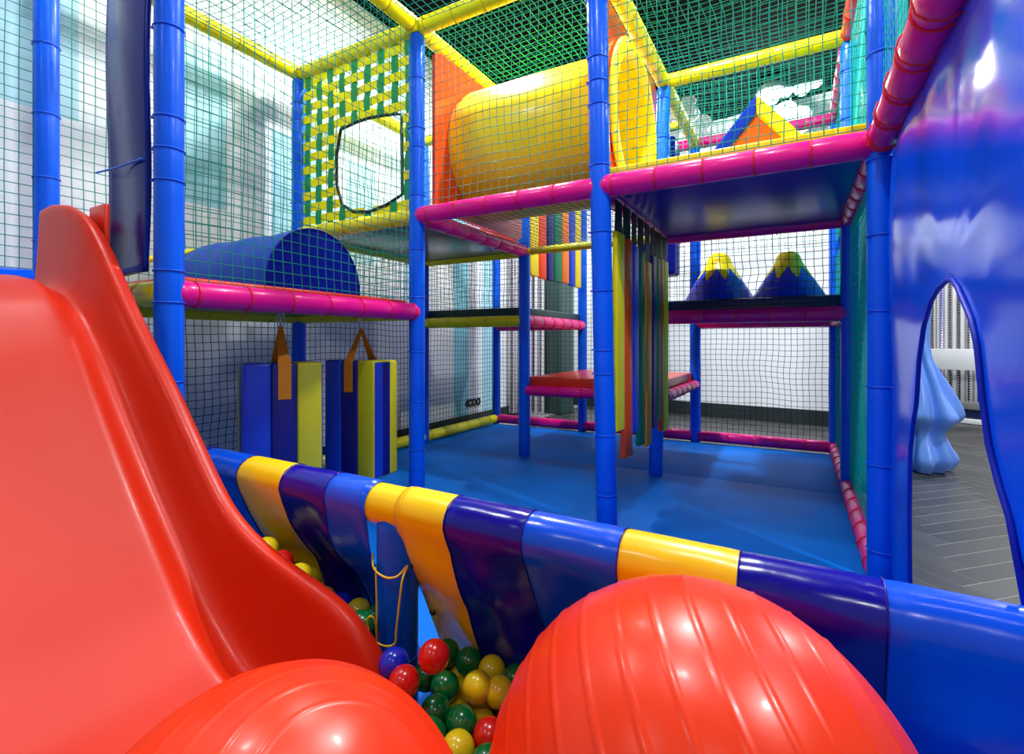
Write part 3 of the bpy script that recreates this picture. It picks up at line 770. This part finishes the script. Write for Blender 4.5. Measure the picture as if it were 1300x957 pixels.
for (y, wd, m, lb) in [
    (4.10, .15, 's_yel', 'short yellow strip at the left end of the short row beside the red seat post'),
    (4.27, .14, 's_red', 'short vermilion strip of the short row behind the thin yellow beam'),
    (4.44, .14, 's_nav', 'short dark navy strip of the short row, left of the green one'),
    (4.62, .17, 's_grn', 'short green strip in the middle of the short row'),
    (4.81, .15, 's_org', 'short orange strip of the short row right of the green one'),
    (4.985, .14, 's_blu', 'short blue strip of the short row left of the last yellow one'),
    (5.15, .14, 's_yel', 'short yellow strip at the right end of the short row')]:
    strip((X[1], y), wd, 1.59 + random.uniform(-.01, .01), 2.75, ZR - 0.03, m, lb)
beam(P(1, 2, R_), P(1, 3, R_), 'yellow', 'yellow padded roof beam over the short coloured strips')

# ------------------------------------------------------------------ mountains
def mountain(x, y, rb, h, label, name='foam_mountain'):
    t = thing(name, label, 'soft play cone', (x, y, ZD + .123))
    def rad(z):
        s_ = z / h
        return rb * (1 - 0.86 * s_) if s_ < .78 else rb * (1 - .86 * .78) * math.sqrt(max(0, 1 - ((s_ - .78) / .22) ** 2))
    zs = [h * k / 28 for k in range(29)]
    N = 72
    def zz(ang):  # zigzag lower edge of yellow cap
        q = (ang / (2 * PI) * 8) % 1.0
        return h * (0.38 + 0.28 * abs(2 * q - 1))
    mb = MB(); mb.grid(N, 28, lambda a, b: (rad(zz(2 * PI * a) * b) * math.cos(2 * PI * a), rad(zz(2 * PI * a) * b) * math.sin(2 * PI * a), zz(2 * PI * a) * b))
    mb.build('cone_body', 'mnt', t)
    mb = MB()
    def cap(a, b):
        z = zz(2 * PI * a) + (h - zz(2 * PI * a)) * b; r = rad(z) + 0.002
        if b == 0: r += 0
        return (r * math.cos(2 * PI * a), r * math.sin(2 * PI * a), z)
    mb.grid(N, 20, cap); mb.build('yellow_peak', 'mny', t)
mountain(-0.53, 4.20, 0.262, 0.385, 'blue foam mountain with yellow zigzag peak, the left one')
mountain(-0.06, 4.20, 0.25, 0.355, 'blue foam mountain with yellow zigzag peak, the right one with glossy shine')

# ------------------------------------------------------------------ turquoise sheet outside the right side
mb = MB()
def tq(a, b):
    y = Y[1] + 0.03 + (Y[3] - Y[1]) * a; z = 0.02 + 2.9 * b
    return (X[3] + 0.09 + 0.012 * math.sin(y * 9) + 0.006 * math.sin(y * 23 + z * 3), y, z)
mb.grid(60, 30, tq); o = mb.build('turquoise_curtain', 'turq'); solidify(o, 0.004)
tag(o, 'turquoise sheet hanging outside the right side nets', 'curtain')

# ------------------------------------------------------------------ blue vinyl wall with arched opening
HL = [(0.0, 1.99), (0.46, 1.976), (0.646, 1.975), (0.75, 1.93), (0.807, 1.885), (0.943, 1.862), (1.031, 1.802), (1.098, 1.685), (1.124, 1.59), (1.132, 1.50)]
HR = [(0.0, 1.04), (0.564, 1.068), (0.698, 1.129), (0.745, 1.167), (0.804, 1.205), (0.886, 1.232), (0.984, 1.252), (1.032, 1.295), (1.106, 1.417), (1.126, 1.46), (1.132, 1.50)]
YA, YB = Y[1] - 0.03, 0.90; ZT = 1.77; ZAP = 1.132
def vx(y, z):
    dy, dz = y - 1.50, z - ZAP
    ang = math.atan2(dz, dy); rr = math.hypot(dy, dz)
    x = 0.0
    up = max(0.0, dz) if dz > 0 else 0
    fold = math.sin(ang * 13 + 0.7) * 0.003 * math.exp(-((rr - .22) / .26) ** 2) * (1 if dz > -0.15 else math.exp((dz + .15) * 8))
    x += fold
    x += 0.005 * math.sin(y * 13 + 1.1 * z) * max(0, (z - 1.2)) / .6
    x += 0.010 * math.sin(y * 6 + z * 2.1 + 1) + 0.0025 * math.sin(y * 21 + z * 4) * (0.4 + 0.6 * (z > 1.3))
    x += 0.006 * math.sin(z * 6 + y * 4)
    edge = min(1, max(0, (ZT - z) / 0.12))
    return X[3] + 0.012 + 0.045 * max(0, 1 - (YA - y) / .12) + 0.02 * max(0, 1 - edge) + x * (0.3 + 0.7 * edge) * min(1, 0.25 + (YA - y) / .3) * min(1, 0.1 + math.hypot(max(0, z - ZAP), y - 1.5) * 1.3)
mb = MB(); nz = 46; ny = 46
YMID = 1.5
def sheetL(a, b):
    z = 0.0 + ZAP * b; y0 = YA; y1 = interp(HL, z); y = y0 + (y1 - y0) * a; return (vx(y, z), y, z)
def sheetR(a, b):
    z = 0.0 + ZAP * b; y0 = interp(HR, z); y1 = YB if z > 0.62 else max(1.11, y0 + .001)
    if z <= 0.62: y1 = max(1.115, y0 + 0.002)
    y = y0 + (y1 - y0) * a; return (vx(y, z), y, z)
def sheetR2(a, b):
    z = 0.63 + (ZAP - .63) * b; y0 = interp(HR, z); y = y0 + (YB - y0) * a; return (vx(y, z), y, z)
def sheetR3(a, b):
    z = 0.0 + .63 * b; y0 = interp(HR, z); y1 = 1.115 + (YB - 1.115) * 0
    y0 = max(y0, 1.12); y = y0 + (y1 - y0) * a; return (vx(y, z), y, z)
def sheetT1(a, b):
    z = ZAP + (ZT - ZAP) * b; y = YA + (1.50 - YA) * a; return (vx(y, z), y, z)
def sheetT2(a, b):
    z = ZAP + (ZT - ZAP) * b; y = 1.50 + (YB - 1.50) * a; return (vx(y, z), y, z)
mb.grid(24, 60, sheetL); mb.grid(26, 40, sheetR2)
mb.grid(24, 50, sheetT1); mb.grid(26, 50, sheetT2)
wl = mb.build('vinyl_wall', 'castle'); solidify(wl, 0.003)
tag(wl, 'glossy blue vinyl wall with a pointed arch opening at the right', 'vinyl wall')
rim = [(vx(y, z) - .003, y, z) for z, y in HL] + [(vx(y, z) - .003, y, z) for z, y in reversed([h for h in HR[:-1] if h[0] > .5])]
mb = MB(); mb.tube(rim, 0.006, 8); mb.build('opening_piping', 'castle_pipe', wl)
for k in range(7):
    y = 1.05 + k * 0.215; mb = MB(); mb.tube([(X[3] + 0.062 * math.cos(q / 12 * 2 * PI), y, ZU - .005 + 0.06 * math.sin(q / 12 * 2 * PI)) for q in range(12)], 0.003, 5, closed=True)
    mb.build('cable_tie', 'tie_red', wl)

# ------------------------------------------------------------------ striped barrier: rail + two covers
def railz(x): return 0.545 + (-0.012) * (x + 1.0) / 1.0
rl = thing('barrier_rail', 'yellow padded rail between the two striped covers of the barrier', 'rail', (X[1] + .04, Y[0], 0.55))
mb = MB(); pts = [(x, Y[0], railz(x)) for x in [X[1] + 0.045 + k * 0.1 for k in range(27)]]
mb.tube([(p[0] - X[1] - .04, 0, p[2] - .55) for p in pts], 0.0545, 24); mb.build('foam_sleeve', 'cyel', rl)
STR = [(-1.801, 'navy'), (-1.567, 'cblue'), (-1.351, 'cyel'), (-1.16, 'navy'), (-0.997, 'cblue'), (-0.74, 'cyel'), (-0.53, 'navy'), (-0.313, 'cblue'), (-0.093, 'cyel'), (0.124, 'navy'), (9, 'cblue')]
mats3 = ['navy', 'cblue', 'cyel']
def cover(x0, x1, label, edgeL=False, seed=0):
    mb = MB(); bounds = [x0] + [s_[0] for s_ in STR if x0 < s_[0] < x1] + [x1]
    R = 0.0585
    prof = []
    for k in range(15): prof.append(('r', math.radians(-60 + k * 240 / 14)))  # from back under, over top, to front
    ns = 22
    def zfold(x, z):
        d = 0.55 - z
        wv_ = 0.010 * math.sin(x * 15 + 1.3 + z * 2) + 0.006 * math.sin(x * 37 + z * 9) + 0.012 * math.sin(x * 6 + z * 11)
        return Y[0] - R + 0.015 + 0.40 * d * min(1, d / .25) + wv_ * min(1, d / .15)
    def pt(x, j):
        zc = railz(x)
        if j < 15:
            a = prof[j][1]; return (x, Y[0] + (R + 0.0012 * math.sin(x * 50)) * math.cos(a), zc + R * math.sin(a))
        s_ = (j - 14) / ns; zst = zc + R * math.sin(PI)  # tangent at the front
        z = zst - 0.0 - s_ * (zst - 0.02)
        yb = Y[0] - R
        return (x, max(yb, zfold(x, z)) if s_ > .12 else yb + (zfold(x, z) - yb) * s_ / .12 * 1.0, z)
    nj = 15 + ns
    prof15 = prof
    for (a, b) in zip(bounds, bounds[1:]):
        mname = next(m for lim, m in STR if (a + b) / 2 < lim); mi = mats3.index(mname)
        n = max(4, int((b - a) / 0.02)); off = len(mb.v)
        for i in range(n + 1):
            x = a + (b - a) * i / n
            for j in range(nj):
                p = pt(x, j)
                # puckers at the seams
                e = min(i, n - i)
                if e == 0: p = (p[0], p[1] + (0.0 if j < 8 else 0.002), p[2] - (0.002 if j < 12 else 0))
                mb.v.append(p)
        for i in range(n):
            for j in range(nj - 1):
                q = off + i * nj + j; mb.f.append((q, q + nj, q + nj + 1, q + 1)); mb.m.append(mi); mb.sm.append(True)
    o = mb.build('barrier_cover', mats3); solidify(o, 0.0025, 1); tag(o, label, 'barrier cover')
    for x in bounds[1:-1]:
        s_ = MB(); s_.tube([pt(x, j)[:1] + (pt(x, j)[1] + (-.003 if j > 10 else 0), pt(x, j)[2] + (.003 if j < 12 else 0)) for j in range(2, nj)], 0.0016, 5); s_.build('seam', 'navy', o)
    return o, pt
cvL, ptL = cover(X[1] + 0.055, -1.005, 'striped vinyl cover of the barrier, left part running behind the slide', seed=1)
cvR, ptR = cover(-0.902, 0.60, 'striped vinyl cover of the barrier, right part behind the big red ball', seed=2)
s_ = MB(); s_.tube([tuple(Vector(ptR(-0.882, j)) + Vector((0, -.002 if j > 10 else 0, .002 if j < 12 else 0))) for j in range(2, 36)], 0.0013, 4); s_.build('hem_stitching', 's_org', cvR)
for jj in (20, 27, 33):
    p = Vector(ptR(-0.890, jj)); e = MB()
    e.tube([(p.x + 0.008 * math.cos(q / 14 * 2 * PI), p.y - 0.003, p.z + 0.008 * math.sin(q / 14 * 2 * PI)) for q in range(14)], 0.0028, 6, closed=True); e.build('eyelet', 'black', cvR)

# lacing rope
def bpD(u, v, D):
    c, s = math.cos(math.radians(29.466)), math.sin(math.radians(29.466)); t = (u - 650) / 641.5
    return (D * (c * t - s), D * (s * t + c), 0.988 - D * (v - 434.5) / 641.5)
def spline(pts, n=6):
    pts = [Vector(p) for p in pts]; out = []
    for i in range(len(pts) - 1):
        p0 = pts[max(i - 1, 0)]; p1 = pts[i]; p2 = pts[i + 1]; p3 = pts[min(i + 2, len(pts) - 1)]
        for k in range(n):
            t = k / n; out.append(0.5 * ((2 * p1) + (p2 - p0) * t + (2 * p0 - 5 * p1 + 4 * p2 - p3) * t * t + (3 * p1 - p0 - 3 * p2 + p3) * t ** 3))
    out.append(pts[-1]); return out
rope_px = [(473, 703, 1.36), (475, 722, 1.31), (490, 733, 1.27), (505, 731, 1.27), (517, 718, 1.30), (511, 735, 1.265), (507, 765, 1.26), (503, 800, 1.26), (501, 817, 1.26), (488, 820, 1.26), (474, 812, 1.27), (467, 797, 1.28), (467, 785, 1.28), (473, 783, 1.28), (477, 795, 1.29), (478, 815, 1.29), (480, 840, 1.28)]
ROPE = [(-1.0196, 0.9603, 0.4188)]
mb = MB(); mb.tube(spline([bpD(*p) for p in rope_px]), 0.0026, 6)
mb.tube(spline([bpD(477, 720, 1.31), bpD(478, 770, 1.30), bpD(478, 815, 1.29), bpD(479, 850, 1.27)]), 0.0022, 6)
rp = mb.build('lacing_rope', 'cord'); tag(rp, 'thin yellow rope lacing the barrier cover around the short post', 'rope')

# ------------------------------------------------------------------ slide
RIM = smooth_tab([(-2.83, 1.535), (-2.69, 1.547), (-2.50, 1.523), (-2.367, 1.475), (-2.27, 1.41), (-2.178, 1.314), (-2.09, 1.209), (-1.979, 1.081), (-1.875, .974), (-1.753, .848), (-1.64, .719), (-1.534, .598), (-1.454, .516), (-1.36, .46), (-1.254, .419), (-1.156, .394), (-1.065, .372), (-.98, .349), (-.913, .31), (-.854, .258), (-.82, .205), (-.79, .14)], 3)
RID = smooth_tab([(-2.83, 1.235), (-2.45, 1.232), (-2.25, 1.20), (-2.12, 1.125), (-1.96, .965), (-1.79, .765), (-1.636, .59), (-1.50, .445), (-1.377, .315), (-1.24, .215), (-1.1, .16), (-.95, .13), (-.79, .10)], 3)
sl = thing('slide', 'big red plastic slide coming down from the left into the ball pit', 'slide', (-2.0, 0.5, 0))
def sec(x):
    zt, zr = interp(RIM, x), interp(RID, x)
    zb = max(0.04, zr - 0.012)
    zt = max(zt, zr + 0.03)
    cy = 0.50
    half = [(0.0, zb), (0.06, zb + .001), (0.11, zb + 0.004), (0.15, zb + 0.008), (0.18, zr - 0.001), (0.2, zr), (0.215, zr - 0.006), (0.235, zr - 0.026), (0.26, zr - 0.046), (0.285, zr - 0.045), (0.308, zr - 0.01), (0.325, zr + (zt - zr) * .35), (0.338, zr + (zt - zr) * .65), (0.346, zt - 0.03), (0.352, zt - 0.012), (0.362, zt - 0.002), (0.376, zt), (0.392, zt - 0.004), (0.402, zt - 0.014), (0.405, zt - 0.035), (0.403, zt - 0.06)]
    full = [(cy - y, z) for y, z in reversed(half)] + [(cy + y, z) for y, z in half[1:]]
    return full
xs = [-2.83 + (2.83 - .79) * k / 110 for k in range(111)]
mb = MB(); ns_ = len(sec(-2)); vs = []
for x in xs:
    for (y, z) in sec(x):
        d_ = abs(y - 0.5); sh = 0.0
        if d_ > 0.29: sh = (0.405 - d_) * 2.2 * max(0, 1 - (x + 2.83) / .6)
        elif d_ > 0.23: sh = 0.25 * (d_ - .23) / .06 * max(0, 1 - (x + 2.83) / .6)
        vs.append((x + 2.0 + sh, y - 0.5, z))
fs = [(i * ns_ + j, i * ns_ + j + 1, (i + 1) * ns_ + j + 1, (i + 1) * ns_ + j) for i in range(110) for j in range(ns_ - 1)]
mb.add(vs, fs, 0, True); o = mb.build('chute', 'slide', sl); solidify(o, 0.008, -1)
ss = o.modifiers.new('s', 'SUBSURF'); ss.levels = 1; ss.render_levels = 1
mb = MB(); mb.box((-0.37, 0.425, 1.44), (0.13, 0.02, 0.16), bev=0.006); o = mb.build('mounting_flange', 'redmat', sl)
# platform the slide starts from
slab('slide_platform', X[0] + .06, -2.80, 0.06, 0.98, 1.12, 1.20, 'cblue', 'blue slide platform at the top of the slide', 'platform')
pl = thing('padded_beam', 'dark blue padded edge roll at the far left above the slide top', 'beam', (X[0] + .02, -0.45, 1.29))
mb = MB(); mb.tube([(0, 0, 0), (0, 0.02, 0), (0, 1.42, 0)], [0.04, 0.045, 0.045], 18); mb.build('foam_sleeve', 'castle', pl)
for yy in (0.1, 0.9):
    mb = MB(); mb.box((X[0] + .12, yy, 0.56), (0.08, 0.08, 1.12), bev=.01); tag(mb.build('support_leg', 'post'), 'blue support leg under the slide platform, %s' % ('near' if yy < .5 else 'far'), 'post')
# dark blue vinyl side panel
mb = MB()
def dkp(a, b):
    x = -2.49 + 0.35 * a; z = 1.255 + 1.70 * b
    return (x, 1.0 + 0.012 * math.sin(a * 5 + b * 3) + 0.008 * math.sin(b * 9), z)
mb.grid(16, 50, dkp); dk = mb.build('vinyl_side_panel', 'dkpanel'); solidify(dk, 0.012); tag(dk, 'dark glossy blue vinyl panel between slide top and the thick blue post', 'vinyl panel')
mb = MB(); mb.tube(spline([(-2.16, 0.975, 1.682), (-2.35, 0.972, 1.68), (-2.53, 0.975, 1.69)]), 0.004, 6); mb.build('tie_cord', 'tie_blue', dk)

# ------------------------------------------------------------------ big exercise balls
def big_ball(c, r, axis, label, seed=0):
    t = thing('exercise_ball', label, 'exercise ball', (c[0], c[1], c[2] - r))
    q = Vector((0, 0, 1)).rotation_difference(Vector(axis).normalized()).to_matrix()
    def rf(ph, th):
        d = (th / PI * 18) % 1.0
        rid = math.exp(-((d - .5) / .045) ** 2) if 0.09 < th / PI < 0.91 else 0
        wob = 0.0025 * math.sin(3 * ph + 2 * th * 3) * math.sin(th) + 0.0015 * math.sin(7 * ph + th * 9) * math.sin(th)
        return 1 + 0.006 * rid + wob
    mb = MB(); mb.sphere((0, 0, r), r, 96, 216, rf=rf, rot=q); mb.build('ball_skin', 'redball', t)
    # inflation plug at one pole
    p = Vector((0, 0, r)) + q @ Vector((0, 0, -r * 0.997)); d = q @ Vector((0, 0, -1))
    pm = MB(); pm.tube([p, p + d * .006], [0.012, 0.009], 12); pm.build('air_plug', 'white', t)
cc, ss_ = math.cos(math.radians(YAW)), math.sin(math.radians(YAW))
def camdir(r, u, f): return (cc * r - ss_ * f, ss_ * r + cc * f, u)
big_ball((-0.118, 0.705, 0.372), 0.28, camdir(0.80, 0.42, -0.15), 'big red ribbed exercise ball in front of the barrier at the right')
big_ball((-0.575, 0.40, 0.278), 0.265, camdir(0.5, 0.8, -0.3), 'big red ribbed exercise ball at the foot of the slide')

# ------------------------------------------------------------------ pit balls
BM = {}
for m in ('b_red', 'b_yel', 'b_grn', 'b_blu'):
    mb = MB(); mb.sphere((0, 0, 0), 0.035, 24, 14); o = mb.build('pit_ball', m); BM[m] = o.data; bpy.data.objects.remove(o)
CN = {'b_red': 'red', 'b_yel': 'yellow', 'b_grn': 'green', 'b_blu': 'blue'}
placed = []
def pball(p, m, label=None):
    o = bpy.data.objects.new('pit_ball', BM[m]); COL.objects.link(o); o.location = p
    c = CN[m]
    tag(o, label or ('%s plastic ball lying in the heap on the floor of the ball pit' % c), 'ball', 'plastic balls in the ball pit heap')
    placed.append(Vector(p)); return o
for (u, v, r, m, lb) in [(338, 697, 16.5, 'b_yel', 'yellow pit ball highest beside the slide edge'), (357, 714, 16.5, 'b_red', 'red pit ball between two yellow ones beside the slide edge'),
                         (380, 731, 16.5, 'b_yel', 'yellow pit ball lowest of the three beside the slide edge'), (459, 793, 18, 'b_grn', 'green pit ball half hidden behind the slide end'),
                         (500, 842, 19, 'b_blu', 'blue pit ball at the foot of the short post'), (513, 866, 20, 'b_red', 'red pit ball at the very end of the slide rim'),
                         (551, 833, 20, 'b_red', 'red pit ball leaning on the yellow cover flap'), (541, 858, 17.5, 'b_grn', 'green pit ball just behind the short post foot'),
                         (565, 872, 18.5, 'b_grn', 'green pit ball under the red one at the yellow flap'), (606, 872, 19, 'b_yel', 'yellow pit ball at the fold of the yellow flap'),
                         (634, 878, 19, 'b_yel', 'yellow pit ball next to the big red ball')]:
    t_ = (u - 650) / 641.5; dy_ = math.sin(math.radians(29.466)) * t_ + math.cos(math.radians(29.466))
    Dd = 0.035 * 641.5 / r
    if u < 470: Dd = 0.945 / dy_
    pball(bpD(u, v, Dd), m, lb)
BIGS = [(Vector((-0.118, 0.705, 0.372)), 0.28), (Vector((-0.575, 0.40, 0.278)), 0.265)]
rb = random.Random(5); st = 0.0715; lay = 0.0585
def ok(p):
    if any((p - q).length < 0.0685 for q in placed): return False
    if any((p - c).length < r + 0.036 for c, r in BIGS): return False
    if math.hypot(p.x + 0.939, p.y - Y[0]) < 0.055 + 0.036: return False
    if p.x < -0.78 and p.y < 0.905 + 0.037: return False
    lim = Y[0] - .058 + 0.015 + 0.40 * (0.55 - p.z) - 0.045
    if p.y > lim: return False
    return True
cnt = 0
for L in range(7):
    z = 0.036 + L * lay
    for i in range(-3, 40):
        for j in range(0, 14):
            x = -1.75 + (i + 0.5 * (j % 2)) * st + (L % 2) * st / 2; y = 0.60 + j * st * 0.866 + (L % 2) * st * 0.289
            hmax = 0.33 if x < -1.25 else (0.215 if x < -1.0 else 0.17)
            if x > -0.34 or x < -1.52: continue
            if z > hmax: continue
            p = Vector((x + rb.uniform(-.001, .001), y + rb.uniform(-.001, .001), z))
            if ok(p) and cnt < 288:
                pball(p, rb.choice(['b_red', 'b_yel', 'b_grn', 'b_blu', 'b_yel', 'b_grn'])); cnt += 1

# ------------------------------------------------------------------ back room items
def bead_curtain(x0, y0, x1, y1, z0, z1, label, seed, dens=0.012):
    mb = MB(); rnd = random.Random(seed); L = math.hypot(x1 - x0, y1 - y0); d = Vector(((x1 - x0) / L, (y1 - y0) / L, 0)); nrm = Vector((-d.y, d.x, 0))
    n = int(L / dens); k = 0; pal = [0, 0, 3, 0, 4, 0, 0, 3, 0, 4]
    while k < n:
        p = Vector((x0, y0, 0)) + d * (k * dens)
        c = pal[(k * 7 + k // 9) % 10]
        w_ = dens * 0.44
        vs = [p - d * w_ + Vector((0, 0, z0)), p + d * w_ + Vector((0, 0, z0)), p + d * w_ + Vector((0, 0, z1)), p - d * w_ + Vector((0, 0, z1))]
        vs2 = [v + nrm * 0.003 for v in vs]
        mb.add(vs + vs2, [(0, 1, 2, 3), (7, 6, 5, 4), (0, 4, 5, 1), (1, 5, 6, 2), (2, 6, 7, 3), (3, 7, 4, 0)], c, False)
        if k % 8 in (3,):
            cc_ = 1 if (k // 8) % 4 != 2 else 2; z = z0 + .03; q = p - nrm * 0.012; q2 = 0.016
            while z < z1 - .03:
                vs = [q + Vector((0, 0, z - q2)), q + d * q2 + Vector((0, 0, z)), q + Vector((0, 0, z + q2)), q - d * q2 + Vector((0, 0, z)), q - nrm * q2 * .7 + Vector((0, 0, z)), q + nrm * q2 * .7 + Vector((0, 0, z))]
                mb.add(vs, [(0, 1, 4), (1, 2, 4), (2, 3, 4), (3, 0, 4), (1, 0, 5), (2, 1, 5), (3, 2, 5), (0, 3, 5)], cc_, False)
                z += q2 * 2.05
        k += 1
    mb.box(tuple((Vector((x0, y0, 0)) + Vector((x1, y1, 0))) / 2 + Vector((0, 0, z1 + .02))), (L, 0.05, 0.05), 0, rot=Matrix.Rotation(math.atan2(d.y, d.x), 3, 'Z'))
    o = mb.build('bead_curtain', [M['white'], M['marks'], M['cblue'], mat('pinkish_string', (206, 176, 176), 0.7), mat('grey_string', (150, 152, 160), 0.7)])
    tag(o, label, 'bead curtain', kind='stuff')
bead_curtain(0.85, 9.2, 2.6, 7.98, 0.2, 2.9, 'bead string curtain seen through the arched opening', 1)
bead_curtain(-3.40, 5.95, -2.99, 6.2, 0.03, 2.9, 'bead string curtain in the far left corner behind the net', 2)

# white low partition in front of the right curtain
pt_ = thing('low_partition', 'white low partition frame with a grey shelf seen through the arched opening', 'partition', (1.15, 8.83, -0.03), math.atan2(-1.0, 1.45))
for (c, d, m, nm) in [((0.62, 0, 0.80), (1.24, 0.05, 0.27), 'white', 'top_rail'), ((0.62, 0, 0.225), (1.24, 0.06, 0.09), 'grey', 'shelf'), ((0.62, 0, 0.03), (1.24, 0.06, 0.06), 'white', 'base_rail'),
                      ((1.225, 0, 0.47), (0.03, 0.055, 0.94), 'white', 'upright'), ((0.015, 0, 0.47), (0.03, 0.055, 0.94), 'white', 'upright'), ((0.62, 0.025, 0.12), (1.2, 0.01, 0.12), 'navymat', 'kick_panel')]:
    mb = MB(); mb.box(c, d, bev=0.004); mb.build(nm, m, pt_)

# satin cloth on a pole
sat = thing('satin_drape', 'light blue satin drape gathered on a stand beyond the arched opening', 'drape', (0.86, 5.17, -0.028))
PR = [(0.0, .16), (0.02, .17), (0.085, .205), (0.2, .16), (0.30, .125), (0.36, .17), (0.42, .225), (0.5, .20), (0.6, .165), (0.72, .13), (0.89, .08), (1.05, .065), (1.2, .07), (1.4, .09), (1.6, .12), (1.9, .15), (2.1, .12), (2.2, .03)]
mb = MB()
def satf(a, b):
    z = 2.2 * b; ang = 2 * PI * a
    r = interp(smooth_sat, z)
    f = 0.16 * math.sin(ang * 7 + z * 3) + 0.1 * math.sin(ang * 4 - z * 9 + 1) + 0.06 * math.sin(ang * 13 + z * 6)
    return (r * (1 + f) * math.cos(ang) + 0.02 * math.sin(z * 4), r * (1 + f) * math.sin(ang), z)
smooth_sat = smooth_tab(PR, 2)
mb.grid(96, 90, satf); mb.build('satin_cloth', 'satin', sat)
mb = MB(); mb.tube([(0, 0, 0.0), (0, 0, 2.25)], 0.015, 12); mb.tube([(0, 0, 0), (0, 0, .02)], [.12, .10], 20); mb.build('stand_pole', 'steel', sat)

# dark green cabinet in the back left
cb = thing('tall_cabinet', 'dark green grey double door cabinet at the far wall behind the seat', 'cabinet', (-3.12, 6.75, -0.03), -0.25)
mb = MB(); mb.box((0, 0, 1.15), (0.52, 0.3, 2.3), bev=0.006); mb.build('cabinet_body', 'dgreen', cb)
for sx in (-1, 1):
    mb = MB(); mb.box((sx * 0.13, -0.158, 1.15), (0.245, 0.018, 2.2), bev=0.004); d_ = mb.build('door', 'dgreen', cb)
    if sx < 0:
        mb = MB(); mb.box((-0.02, -0.178, 1.45), (0.012, 0.02, 0.14), bev=0.003); mb.build('handle', 'steel', d_)
print('objects', len(bpy.data.objects))
